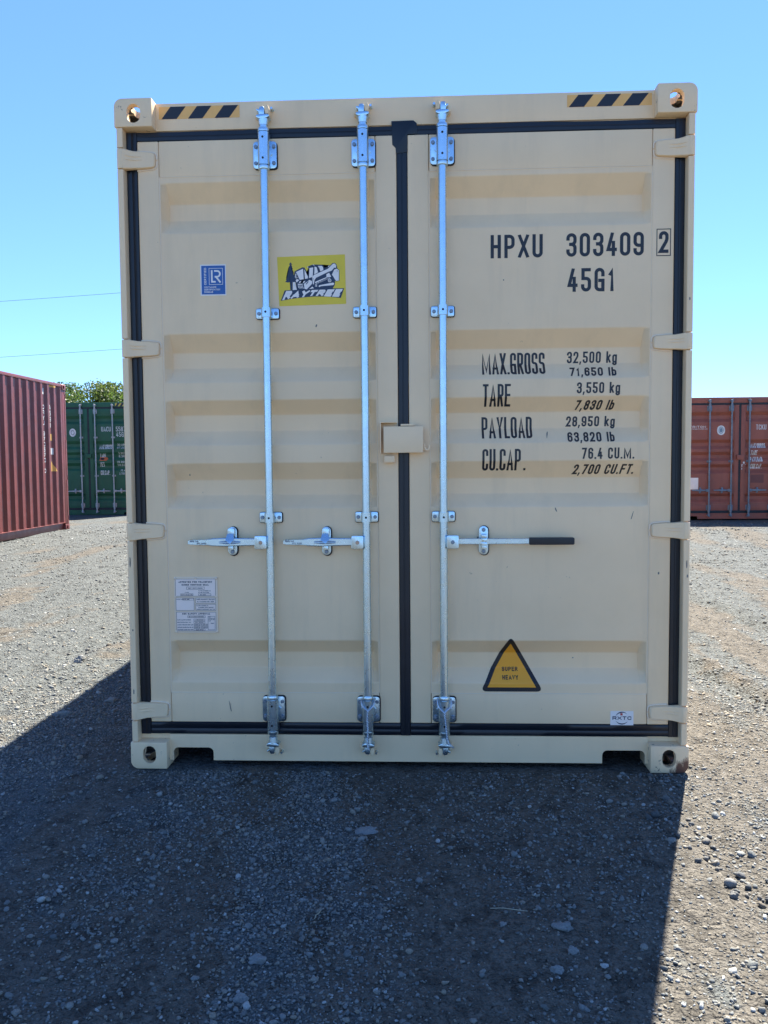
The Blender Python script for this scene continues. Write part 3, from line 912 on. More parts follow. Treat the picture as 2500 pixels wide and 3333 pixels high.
def door_end(root, H, mat, gmat, grooves, hinge_rows, detail, seed):
    """posts, header, sill, two doors with seals, hinges. Returns (left, right) panels"""
    dz = H - 2.896
    # header and sill
    hd = MB()
    hd.box(-1.058, 1.058, .052, .165, 2.776 + dz, H - .004)
    hd.build('header', mat, root, bevel=0.005)
    MB().box(-1.186, 1.186, .0605, .16, 2.772 + dz, 2.79 + dz).build('header_lip', mat, root)
    nz = .080
    def notch(xa, xb):
        r = .022
        q = []
        for cx, a0, a1 in ((xa + r, math.pi, math.pi / 2), (xb - r, math.pi / 2, 0)):
            q += [(cx + r * math.cos(t), nz - r + r * math.sin(t)) for t in np.linspace(a0, a1, 5)]
        return [(xa, .022)] + q + [(xb, .022)]
    poly = [(-1.058, .141), (-1.058, .022), (-1.044, .022)] + notch(-1.042, -.861) + notch(.861, 1.046) + [(1.058, .022), (1.058, .141)]
    pp = []
    for q in poly:
        if not pp or (abs(q[0] - pp[-1][0]) + abs(q[1] - pp[-1][1])) > 1e-4: pp.append(q)
    MB().prism(pp, 'y', .052, .062).build('sill', mat, root)
    MB().box(-1.186, 1.186, .066, .16, .118, .1405).build('sill_lip', mat, root)
    # posts: core and the sections between the hinge knuckles
    rows = sorted(hinge_rows[0])
    for sx, hr in ((-1, hinge_rows[0]), (1, hinge_rows[1])):
        X = lambda a: sx * a
        prof = [(X(1.208), .020), (X(1.187), .020), (X(1.187), .0605), (X(1.10), .0645), (X(1.10), .16), (X(1.208), .16)]
        post = MB().prism(prof, 'z', .119, H - .119).build('corner_post', mat, root, bevel=0.002)
        zz = [.1185] + [z for r in sorted(hr) for z in r] + [H - .1185]
        for i in range(0, len(zz), 2):
            za, zb = zz[i] + .0025, zz[i + 1] - .0025
            pr = [(X(1.2125), .060), (X(1.2125), .008), (X(1.2095), .0045), (X(1.206), .0035), (X(1.1885), .0035), (X(1.1862), .0060), (X(1.1868), .058)]
            me = MB().prism(pr, 'z', za, zb).mesh('post_section')
            link_mesh('post_section', me, mat, post)
        for r in hr: hinge(root, sx, r[0], r[1], mat)
    panels = []
    z_t, z_b = 2.732 + dz, .198
    for side in (-1, 1):
        dr = empty('door'); dr.parent = root
        if side < 0: ox, ix, sa, sb = -1.138, -.0235, -1.046, -.1135
        else: ox, ix, sa, sb = .0235, 1.143, .1135, 1.051
        outer_st = (ox, sa); inner_st = (sb, ix)
        for a, b in (outer_st, inner_st):
            MB().box(a, b, DY, DY + .05, z_b, z_t).build('stile', mat, dr, bevel=0.006, seg=3)
        zp0, zp1 = .332, 2.582 + dz
        MB().box(sa + .0015, sb - .0015, DY + .0025, DY + .05, zp1 + .001, z_t - .0005).build('top_rail', mat, dr, bevel=0.003)
        MB().box(sa + .0015, sb - .0015, DY + .0025, DY + .05, z_b + .0005, zp0 - .001).build('bottom_rail', mat, dr, bevel=0.003)
        P = Panel(sa + .001, sb - .001, zp0, zp1, grooves)
        P.build(mat, dr)
        panels.append(P)
        if detail:
            rg = random.Random(seed + side)
            def bead(a, b, axis, c):
                n = int(abs(b - a) / .02) + 2
                pts = []
                for i in range(n):
                    t = a + (b - a) * i / (n - 1)
                    q = .0009 * mnoise.noise((t * 40, c * 7, seed))
                    if axis == 'x': pts.append((t, P.depth(t, c) - .0002 + q if False else DY + .0036 + q, c + q))
                    else: pts.append((c + q, DY + .0045 + q, t))
                MB().tube(pts, .0021, 5).build('weld_bead', M['beige_seal'], dr, smooth=True)
            bead(P.x0 + .002, P.x1 - .002, 'x', zp1); bead(P.x0 + .002, P.x1 - .002, 'x', zp0)
            for c in (P.x0 - .0005, P.x1 + .0005): bead(zp0, zp1, 'z', c)
        # rubber seals of this door
        gy0, gy1 = DY + .004, DY + .03
        amp = .0028 if detail else 0
        if side < 0:
            wob(-1.1865, -1.1395, .142, 2.772 + dz, gy0, gy1, 'z', amp, seed + 1).build('seal', gmat, dr, smooth=True)
            wob(-1.139, -.023, 2.7335 + dz, 2.7725 + dz, gy0, gy1, 'x', amp, seed + 2).build('seal', gmat, dr, smooth=True)
            wob(-1.139, -.023, .1435, .1965, gy0, gy1, 'x', amp, seed + 3).build('seal', gmat, dr, smooth=True)
        else:
            wob(1.1445, 1.1865, .142, 2.772 + dz, gy0, gy1, 'z', amp, seed + 4).build('seal', gmat, dr, smooth=True)
            wob(.0235, 1.144, 2.7335 + dz, 2.7725 + dz, gy0, gy1, 'x', amp, seed + 5).build('seal', gmat, dr, smooth=True)
            wob(.0235, 1.144, .1435, .1965, gy0, gy1, 'x', amp, seed + 6).build('seal', gmat, dr, smooth=True)
            wob(-.0225, .0228, .1425, 2.7728 + dz, gy0 - .0035, gy1, 'z', amp * .6, seed + 7).build('seal', gmat, dr, smooth=True)
            if detail:
                fl = [(-.0435, 2.7895), (.050, 2.7905), (.064, 2.779), (.066, 2.7345), (.0245, 2.7335), (.0235, 2.66), (-.0232, 2.655), (-.026, 2.678), (-.040, 2.692), (-.0415, 2.735)]
                MB().prism(fl, 'y', .0435, .0515).build('seal_flap', gmat, dr, bevel=0.0012)
    return panels

# --------------------------------------------------------------- lock rods
BOLT = {}
def bolt_mesh(r=.0088, h=.007):
    key = (r, h)
    if key not in BOLT:
        BOLT[key] = MB().cyl((0, 0, 0), (0, -h, 0), r, r * .96, 6).mesh('bolt', bevel=.0012, seg=1)
        BOLT[key].materials.append(M['galv_dark'])
    return BOLT[key]
_disc = MB().cyl((0, 0, 0), (0, -.0006, 0), .0048, .0048, 12).mesh('drain_hole'); _disc.materials.append(M['hole'])

def round_rect(x0, x1, z0, z1, r, n=4):
    p = []
    for cx, cz, a in ((x1 - r, z1 - r, 0), (x0 + r, z1 - r, 90), (x0 + r, z0 + r, 180), (x1 - r, z0 + r, 270)):
        p += [(cx + r * math.cos(math.radians(a + 90 * k / (n - 1))), cz + r * math.sin(math.radians(a + 90 * k / (n - 1)))) for k in range(n)]
    return p

RY = .010            # rod axis depth
RR = .0168
def lock_rod(root, x, H, mats, mirror, detail, guides, hz, handle, zk=1.0):
    """mirror=-1: right-hand door. handle: dict or None"""
    dz = H - 2.896
    galv, keeper = mats
    rod = MB().cyl((x, RY, .118), (x, RY, 2.806 + dz), RR, n=18).build('lock_rod', galv, root, smooth=True)
    # bearing brackets at both ends
    for top in (True, False):
        z0, z1 = ((2.603 + dz, 2.716 + dz) if top else (.208, .318))
        if detail:
            o = .003
            MB().prism(round_rect(x - .051 + o, x + .051 + o, z0 - .004, z1 - .003 if top else z1 + .004, .014), 'y', DY - .0035, DY + .003).build('rubber_pad', M['pad'], rod)
        MB().prism(round_rect(x - .050, x + .050, z0, z1, .013), 'y', DY - .009, DY - .0034).build('bracket', galv, rod, bevel=.0018)
        # half round sleeve welded on the plate
        prof = []
        R2 = .0245
        for k in range(13):
            t = math.pi * k / 12
            prof.append((x + R2 * math.cos(t), RY - .001 - R2 * math.sin(t)))
        prof += [(x - R2 * .98, DY - .008), (x + R2 * .98, DY - .008)]
        za, zb = ((2.607 + dz, 2.741 + dz) if top else (.178, .312))
        MB().prism(prof, 'z', za, zb).build('sleeve', galv, rod, smooth=True)
        MB().cyl((x, RY, zb + .003), (x, RY, zb + .018), .0248, .0238, 18).build('collar', galv, rod, bevel=.002)
        MB().cyl((x, RY, za - .018), (x, RY, za - .003), .0238, .0248, 18).build('collar', galv, rod, bevel=.002)
        if detail:
            for bx in (-.0385, .0385):
                for bz in (z0 + .022, z1 - .022):
                    share('bolt', bolt_mesh(), rod, (x + bx, DY - .009, bz), (0, random.uniform(0, 1), 0))
            for bz in (za + .024, zb - .024):
                share('drain_hole', _disc, rod, (x, RY - .001 - R2 - .0001, bz))
            for bx in (-1, 1):
                MB().prism([(x + bx * .0235, z0 + .05), (x + bx * .033, z0 + .058), (x + bx * .0235, z0 + .068)], 'y', DY - .017, DY - .0085).build('weld_lug', galv, rod)
        # cam end and keeper on the header / sill
        s = 1 if top else -1
        zc = (2.800 + dz) if top else .118
        yk = .052
        MB().cyl((x, RY, zc - s * .028), (x, RY, zc - s * .002), .0185, .0215, 16).build('cam_socket', galv, rod, smooth=True)
        fl = [(x - .0275, zc + s * .001), (x - .026, zc + s * .009), (x - .010, zc + s * .013), (x + .010, zc + s * .013), (x + .027, zc + s * .011), (x + .0285, zc + s * .003), (x + .016, zc - s * .004), (x - .016, zc - s * .006)]
        MB().prism(fl, 'y', RY - .020, RY + .030).build('cam_flange', galv, rod, bevel=.003)
        m = mirror
        st = [(x - m * .016, zc + s * .010), (x + m * .007, zc + s * .010), (x + m * .008, zc + s * .040), (x + m * .002, zc + s * .046), (x - m * .012, zc + s * .044), (x - m * .0155, zc + s * .034), (x - m * .026, zc + s * .037), (x - m * .027, zc + s * .030), (x - m * .017, zc + s * .024)]
        MB().prism(st, 'y', RY - .016, RY + .026).build('cam', galv, rod, bevel=.003)
        kp = [(x + m * .010, zc + s * .016), (x + m * .024, zc + s * .016), (x + m * .028, zc + s * .036), (x + m * .022, zc + s * .052), (x + m * .011, zc + s * .050), (x + m * .007, zc + s * .034)]
        MB().prism(kp, 'y', RY - .012, yk).build('keeper', keeper, rod, bevel=.0035)
        MB().cyl((x - m * .027, RY + .004, zc + s * .018), (x - m * .027, yk, zc + s * .018), .0095, .0125, 12).build('keeper', keeper, rod, bevel=.003)
        MB().cyl((x + m * .033, RY + .012, zc + s * .049), (x + m * .033, yk, zc + s * .049), .0052, .006, 10).build('keeper_pin', galv, rod, smooth=True)
    # guide brackets
    for gz in guides:
        if detail:
            MB().prism(round_rect(x - .0505, x + .0525, gz - .0245, gz + .0235, .009), 'y', DY - .003, DY + .004).build('rubber_pad', M['pad'], rod)
        MB().prism(round_rect(x - .049, x + .049, gz - .022, gz + .022, .007), 'y', DY - .008, DY - .0029).build('bracket', galv, rod, bevel=.0015)
        prof = [(x + .0225 * math.cos(t), RY - .0005 - .0225 * math.sin(t)) for t in np.linspace(0, math.pi, 11)]
        prof += [(x - .0235, DY - .0075), (x + .0235, DY - .0075)]
        MB().prism(prof, 'z', gz - .0205, gz + .0205).build('saddle', galv, rod, smooth=True)
        if detail:
            for bx in (-.037, .037): share('bolt', bolt_mesh(), rod, (x + bx, DY - .008, gz), (0, random.uniform(0, 1), 0))
            share('drain_hole', _disc, rod, (x, RY - .0231, gz))
    # handle
    d = handle.get('dir', -1)
    x_tip = handle['tip']; x_c = handle['catch']
    X0 = x + d * .012; X1 = x + d * .064
    MB().prism(round_rect(min(X0, X1), max(X0, X1), hz - .030, hz + .027, .007), 'y', RY - .024, RY + .012).build('handle_hub', galv, rod, bevel=.0025)
    if detail:
        rm = MB().cyl((0, 0, 0), (0, -.003, 0), .0085, .0065, 14).mesh('rivet', smooth=True)
        rm.materials.append(M['rivet'] if not handle.get('grip') else M['galv_dark'])
        share('rivet', rm, rod, (x + d * .038, RY - .024, hz - .002))
    lv = MB()
    if not handle.get('grip'):
        L = x_tip - X1
        secs = [(X1 - d * .004, .0150, RY - .014, RY + .002), (X1 + L * .16, .0160, RY - .016, RY), (X1 + L * .32, .0175, RY - .020, RY + .002), (X1 + L * .42, .0185, RY - .022, RY + .002),
                (X1 + L * .62, .0165, RY - .019, RY), (X1 + L * .70, .0135, RY - .016, RY - .002), (X1 + L * .96, .0115, RY - .015, RY - .004), (x_tip, .0085, RY - .014, RY - .005)]
    else:
        secs = [(X1 - d * .004, .0120, RY - .010, RY), (X1 + .03 * d, .0125, RY - .008, RY), (X1 + .08 * d, .0125, RY - .011, RY - .002), (x_c, .0130, RY - .012, RY - .002),
                (x_c + .07 * d, .0120, RY - .010, RY), (x_tip - .19 * d, .0118, RY - .010, RY)]
    vs = []; fs = []
    for i, (xx, h, yf, yb) in enumerate(secs):
        vs += [(xx, yf, hz + h * .8), (xx, yf + .003, hz + h), (xx, yb, hz + h), (xx, yb, hz - h), (xx, yf + .003, hz - h), (xx, yf, hz - h * .8)]
        if i: fs += [((i - 1) * 6 + k, (i - 1) * 6 + (k + 1) % 6, i * 6 + (k + 1) % 6, i * 6 + k) for k in range(6)]
    fs += [tuple(range(6)), tuple(range(len(vs) - 1, len(vs) - 7, -1))]
    lv.add(vs, fs)
    lv.build('handle', galv, rod, smooth=True)
    if handle.get('grip'):
        gp = MB()
        xa, xb = x_tip - .1925 * d, x_tip
        gp.prism(round_rect(min(xa, xb), max(xa, xb), hz - .0155, hz + .0155, .006), 'y', RY - .015, RY + .005)
        gp.build('grip', M['rubber'], rod, bevel=.004, seg=3)
    elif detail:
        # pressed ridge and embossed maker's name on the lever
        for sgn in (.0045, -.0045):
            pts = [(x_c + .045, RY - .0215, hz + sgn * .6), (x_c + .015, RY - .0235, hz + sgn), (x_c - .015, RY - .0235, hz + sgn), (x_c - .048, RY - .0205, hz + sgn * .6)]
            MB().tube(pts, [.0015, .0034, .0034, .0015], 8).build('ridge', galv, rod, smooth=True)
        pol = text_polys('HONG TAO', x_tip + .009, x_tip + .046, hz + .0005, .0075, .0016)
        pol2 = text_polys('HONG TAO', x_tip + .040, x_tip + .080, hz - .009, .0075, .0016)
        cx = x_tip + .060
        pol2 = [([(2 * cx - a, 2 * (hz - .0052) - b) for a, b in q], l) for q, l in pol2]
        flat_mesh(pol + pol2, 'embossed_name', M['galv_dark'], rod, lambda a, b: RY - .0163)
    # catch on the door
    if detail:
        MB().prism(stadium(x_c + .003, hz, .043, .131), 'y', DY - .003, DY + .004).build('rubber_pad', M['pad'], rod)
    cs = stadium(x_c, hz + .001, .040, .125)
    MB().prism(cs, 'y', DY - .008, DY - .0028).build('catch_plate', galv, rod, bevel=.0018)
    if detail:
        for bz in (-.046, .047): share('bolt', bolt_mesh(.0095, .008), rod, (x_c, DY - .008, hz + bz), (0, random.uniform(0, 1), 0))
    MB().prism(round_rect(x_c - .011, x_c + .011, hz - .034, hz - .016, .003), 'y', RY - .012, DY - .007).build('catch_hook', galv, rod, bevel=.003)
    if not handle.get('grip'):
        hs = [(x_c - .015, hz + .036), (x_c + .013, hz + .036), (x_c + .018, hz + .012), (x_c + .002, hz - .006), (x_c - .020, hz + .010)]
        vs = [(hs[0][0], RY - .008, hs[0][1]), (hs[1][0], RY - .008, hs[1][1]), (hs[2][0], RY - .027, hs[2][1]), (hs[3][0], RY - .031, hs[3][1]), (hs[4][0], RY - .027, hs[4][1])]
        vs2 = [(a, b + .006, c) for a, b, c in vs]
        MB().add(vs + vs2, [(0, 1, 2, 3, 4), (9, 8, 7, 6, 5)] + [(i, i + 5, (i + 1) % 5 + 5, (i + 1) % 5) for i in range(5)]).build('hasp', galv, rod, bevel=.0015)
        MB().prism(round_rect(x_c - .0155, x_c + .0155, hz + .020, hz + .060, .010), 'y', RY + .002, DY - .0075).build('hasp_arm', galv, rod, bevel=.002)
    else:
        for k in range(3):
            MB().prism(round_rect(x_c - .012, x_c + .012, hz - .018 + .017 * k, hz - .004 + .017 * k, .003), 'y', RY - .017 + (.003 if k == 1 else 0), DY - .007).build('hasp', galv, rod, bevel=.003)
    return rod

def twist_rope(root, x, name, path, loop_l, loop_r):
    o = empty(name); o.parent = root
    for ph in (0, math.pi):
        pts = []
        n = 90
        P = [Vector(p) for p in path]
        seg = [0]
        for a, b in zip(P, P[1:]): seg.append(seg[-1] + (b - a).length)
        for i in range(n):
            s = seg[-1] * i / (n - 1)
            k = max(j for j in range(len(P) - 1) if seg[j] <= s + 1e-9)
            q = P[k].lerp(P[k + 1], min(1, (s - seg[k]) / max(seg[k + 1] - seg[k], 1e-6)))
            t = s / .022 * 2 * math.pi + ph
            pts.append((q.x + .0026 * math.cos(t), q.y + .0026 * math.sin(t), q.z))
        MB().tube(pts, .0027, 6).build('strand', M['rope'], o, smooth=True)
    for lp in (loop_l, loop_r):
        MB().tube(lp, .0034, 8).build('loop', M['rope'], o, smooth=True)
    return o

# --------------------------------------------------------------- flat print
def rect(x0, x1, z0, z1, l=0): return ([(x0, z0), (x1, z0), (x1, z1), (x0, z1)], l)
def frame_polys(x0, x1, z0, z1, t, l=0):
    return [rect(x0, x1, z1 - t, z1, l), rect(x0, x1, z0, z0 + t, l), rect(x0, x0 + t, z0 + t, z1 - t, l), rect(x1 - t, x1, z0 + t, z1 - t, l)]
def disc_poly(cx, cz, rx, rz, l=0, n=24): return ([(cx + rx * math.cos(2 * math.pi * k / n), cz + rz * math.sin(2 * math.pi * k / n)) for k in range(n)], l)
def ring_polys(cx, cz, rx, rz, t, l=0, n=32, a0=0.0, a1=2 * math.pi, taper=False):
    out = []
    for k in range(n):
        a = a0 + (a1 - a0) * k / n; b = a0 + (a1 - a0) * (k + 1) / n
        ta = t * (math.sin(math.pi * k / n) if taper else 1) + (1e-5 if taper else 0)
        tb = t * (math.sin(math.pi * (k + 1) / n) if taper else 1) + (1e-5 if taper else 0)
        P = lambda q, d: (cx + (rx - d) * math.cos(q), cz + (rz - d) * math.sin(q))
        out.append(([P(a, 0), P(b, 0), P(b, tb), P(a, ta)], l))
    return out

def hazard(root, x0, x1, z0, z1, y, slant, stripes, ink=None, base=None):
    s = flat_mesh([rect(x0, x1, z0, z1)], 'hazard_sticker', base or M['orange'], root, lambda a, b: y, off=.0008)
    h = z1 - z0
    pol = []
    for c, w in stripes:
        a = x0 + c * (x1 - x0); ww = w * (x1 - x0)
        pol.append(([(a, z0), (a + ww, z0), (a + ww + slant * h, z1), (a + slant * h, z1)], 0))
    flat_mesh(pol, 'stripes', ink or M['ink'], s, lambda a, b: y, off=.0012)
    return s

def machine_sticker(root, P):
    """yellow sticker with a fir tree, a tracked loader and slanted lettering"""
    TL, TR, BL = Vector((-.540, 2.234)), Vector((-.247, 2.240)), Vector((-.533, 2.025))
    # picture units (1659 wide) to the door
    A = np.array([[1550 - 65, 50 - 100], [120 - 65, 1180 - 100]], float)
    Bm = np.linalg.inv(A) @ np.array([[TR.x - TL.x, TR.y - TL.y], [BL.x - TL.x, BL.y - TL.y]])
    def mp(u, v):
        d = np.array([u - 65, v - 100]) @ Bm
        return (TL.x + d[0], TL.y + d[1])
    ys = P.depth
    st = flat_mesh([([(65, 100), (1550, 50), (1587, 1132), (120, 1180)], 0)], 'sticker', M['yellow'], root, ys, P.zs, .0008, mp)
    st['label'] = 'yellow sticker with fir tree, tracked loader and slanted lettering'
    navy = []
    L = []; Rr = []
    n = 9
    for k in range(n):
        y = 235 + k * 48; w = 16 + k * 10.5
        j = (1 if k % 2 else -1) * 4
        L += [(362 - w - 14 + j, y + 34), (362 - w + 8, y + 30)]
        Rr += [(366 + w + 14 - j, y + 36), (366 + w - 8, y + 31)]
    tree = [(363, 212)] + Rr + [(430, 655), (412, 660), (410, 835), (362, 835), (358, 655), (300, 660)] + L[::-1]
    navy.append((tree, 0))
    mach = [(450, 418), (622, 328), (672, 335), (752, 495), (765, 470), (760, 345), (728, 330), (745, 308), (850, 268), (1060, 272), (1105, 320), (1112, 345), (1165, 285), (1238, 288),
            (1282, 238), (1335, 234), (1375, 280), (1385, 352), (1432, 392), (1436, 622), (1372, 640), (1338, 632), (1338, 712), (1285, 805), (905, 812), (500, 830), (478, 660), (430, 640)]
    navy.append((mach, 1))
    banner = [(150, 1062), (235, 835), (420, 822), (905, 800), (1540, 790), (1470, 1003), (1340, 990), (1190, 975), (900, 968), (620, 990), (380, 1020)]
    navy.append((banner, 2))
    flat_mesh(navy, 'dark_print', M['navy'], st, ys, P.zs, .0011, mp)
    wh = [[(480, 432), (638, 360), (656, 592), (566, 603), (505, 470)], [(668, 372), (745, 530), (745, 572), (678, 585)], [(778, 347), (860, 332), (852, 540), (770, 566)],
          [(890, 316), (936, 328), (966, 440), (884, 488)], [(962, 300), (1048, 300), (1078, 335), (1084, 392), (1018, 420), (995, 345)],
          [(838, 532), (890, 492), (1180, 366), (1292, 256), (1328, 248), (1364, 285), (1358, 342), (1318, 350), (1262, 408), (1200, 428), (925, 560), (892, 610), (876, 705), (858, 700)],
          [(1318, 385), (1372, 362), (1422, 396), (1424, 622), (1362, 633), (1272, 492)], [(658, 692), (780, 606), (838, 632), (838, 690), (722, 812), (672, 800)],
          [(520, 690), (642, 690), (622, 712), (530, 712)], [(566, 636), (602, 632), (578, 670), (546, 672)], [(650, 632), (692, 626), (664, 670), (634, 674)],
          [(1000, 722), (1300, 666), (1326, 690), (1310, 722), (1030, 746), (1004, 764), (978, 746)], [(416, 656), (468, 650), (482, 742), (506, 822), (416, 826)],
          [(1152, 482), (1210, 452), (1256, 540), (1150, 556)], [(902, 650), (1150, 548), (1156, 566), (905, 682)], [(476, 455), (498, 490), (480, 520), (522, 545), (486, 572), (558, 608), (500, 662), (478, 620), (492, 590), (462, 540)],
          [(738, 314), (752, 312), (752, 338), (736, 336)], [(846, 272), (872, 268), (895, 300), (868, 286)], [(845, 752), (880, 790), (775, 806)], [(1188, 298), (1230, 296), (1190, 330)]]
    pol = [(w, 0) for w in wh]
    for k in range(4):
        a = 528 + 30 * k
        pol.append(([(a, 722), (a + 12, 720), (a + 22, 760), (a + 42, 792), (a + 30, 795), (a + 8, 765)], 0))
    for k in range(7):
        a = 915 + k * 46; b = 690 - k * 20
        pol.append(([(a, b), (a + 34, b - 14), (a + 40, b - 4), (a + 6, b + 10)], 0))
    for k in range(3): pol.append(([(905, 705 + 18 * k), (950, 708 + 18 * k), (948, 718 + 18 * k), (903, 715 + 18 * k)], 0))
    pol.append(disc_poly(1222, 620, 38, 40, 1, 16))
    letters = text_polys('RAYTREE', 0, 1, 0, 1, .038, gap=.16, gw=.5)
    # bolder verticals come from drawing the strokes in picture units
    lt = []
    for q, l in text_polys('RAYTREE', 0, 1280, 0, 150, 50, gap=.16, gw=.5):
        pts = []
        for a, b in q:
            x = a / 1280; z = b / 150
            vb = 1048 - 92 * min(1, x * 1.9) + (62 * (x - .55) if x > .55 else 0)
            vt = 846 - 40 * x
            pts.append((182 + 1245 * x + 88 * z, vb + (vt - vb) * z))
        lt.append((pts, l))
    flat_mesh(pol + lt, 'white_print', M['white'], st, ys, P.zs, .0022, mp)
    det = [disc_poly(1222, 620, 22, 24, 0, 14), ([(1275, 405), (1325, 335), (1330, 350), (1290, 450), (1268, 430)], 0), ([(700, 700), (745, 640), (765, 640), (720, 702)], 0)]
    det += [disc_poly(862, 578, 7, 7), disc_poly(866, 608, 7, 7), disc_poly(1388, 415, 8, 10), disc_poly(1345, 262, 6, 9)]
    flat_mesh(det, 'dark_detail', M['navy'], st, ys, P.zs, .0036, mp)
    flat_mesh([disc_poly(1222, 620, 10, 11, 0, 12)], 'white_detail', M['white'], st, ys, P.zs, .0040, mp)

def certificate_sticker(root, P):
    x0, x1, z0, z1 = -.8755, -.763, 2.0755, 2.208
    w, h = x1 - x0, z1 - z0
    st = flat_mesh([rect(x0, x1, z0, z1)], 'sticker', M['white'], root, P.depth, P.zs, .0008)
    st['label'] = 'square blue and white certification sticker'
    bl = flat_mesh([rect(x0 + .005, x1 - .004, z0 + .005, z1 - .005)], 'blue_field', M['blue'], st, P.depth, P.zs, .0011)
    pol = frame_polys(x0 + .038, x1 - .014, z0 + .046, z1 - .016, .0018)
    # two letters drawn as strokes
    lx, lz, hh = x0 + .047, z0 + .055, .053
    t = .0072
    pol += [(q, l) for q, l in [([(lx, lz), (lx + t, lz), (lx + t, lz + hh), (lx, lz + hh)], 0), ([(lx + t, lz), (lx + .020, lz), (lx + .020, lz + t), (lx + t, lz + t)], 0)]]
    for q in strip(round_path([(lx + .014, lz + hh - t / 2), (lx + .039, lz + hh - t / 2, .5), (lx + .039, lz + hh * .47, .5), (lx + .016, lz + hh * .47)], .024), t): pol.append(([tuple(v) for v in q], 0))
    for q in strip([Vector((lx + .022, lz + hh * .46)), Vector((lx + .041, lz))], t * 1.05): pol.append(([tuple(v) for v in q], 1))
    for k, tx in enumerate(('CONTAINER', 'CERTIFICATION', 'SCHEME')):
        pol += text_polys(tx, x0 + .017, x0 + .017 + (.052, .069, .038)[k], z0 + .032 - .0102 * k, .0072, .0014)
    v = text_polys('CERTIFIED', 0, .072, 0, .0095, .0019)
    pol += [([(x0 + .0265 - b, z0 + .046 + a) for a, b in q], l) for q, l in v]
    flat_mesh(pol, 'white_print', M['white'], bl, P.depth, P.zs, .0016)

def warning_triangle(root, P):
    cx, zb, zt, hw = .466, .341, .588, .137
    def rtri(s):
        A, B, C = Vector((cx - hw, zb)), Vector((cx + hw, zb)), Vector((cx - .004, zt))
        ctr = (A + B + C) / 3
        A, B, C = [ctr + (q - ctr) * s for q in (A, B, C)]
        r = .030 * (1 if s > .95 else .10)
        out = []
        for p, a, b in ((A, C, B), (B, A, C), (C, B, A)):
            da, db = (a - p).normalized() * r, (b - p).normalized() * r
            for k in range(6):
                t = k / 5
                out.append(tuple((1 - t) ** 2 * (p + da) + 2 * t * (1 - t) * p + t * t * (p + db)))
        return out
    st = flat_mesh([(rtri(1.0), 0)], 'sticker', M['ink'], root, P.depth, P.zs, .0008)
    st['label'] = 'amber warning triangle with black border'
    f = flat_mesh([(rtri(.775), 0)], 'amber_field', M['amber'], st, P.depth, P.zs, .0014)
    pol = text_polys('SUPER', .427, .496, .422, .0165, .0034, gap=.3) + text_polys('HEAVY', .427, .496, .391, .0165, .0034, gap=.3)
    flat_mesh(pol, 'black_print', M['ink'], f, P.depth, P.zs, .0020)

def small_label(root):
    x0, x1, z0, z1 = .894, .9935, .1945, .2575
    y = lambda a, b: DY + .0025
    st = flat_mesh([rect(x0, x1, z0, z1)], 'sticker', M['white'], root, y, (), .0008)
    st['label'] = 'small white label with dark letters inside a ring'
    cx, cz = (x0 + x1) / 2, (z0 + z1) / 2
    pol = ring_polys(cx, cz, .0285, .0285, .005, 0, 20, math.radians(40), math.radians(165), True)
    pol += ring_polys(cx, cz, .0285, .0285, .005, 0, 20, math.radians(205), math.radians(330), True)
    pol += text_polys('RXTC', x0 + .009, x1 - .009, cz - .0075, .0155, .0036, gap=.22)
    flat_mesh(pol, 'dark_print', M['navy'], st, y, (), .0012)
    flat_mesh([rect(cx - .007, cx + .003, cz + .012, cz + .022)], 'red_print', M['redspot'], st, y, (), .0012)

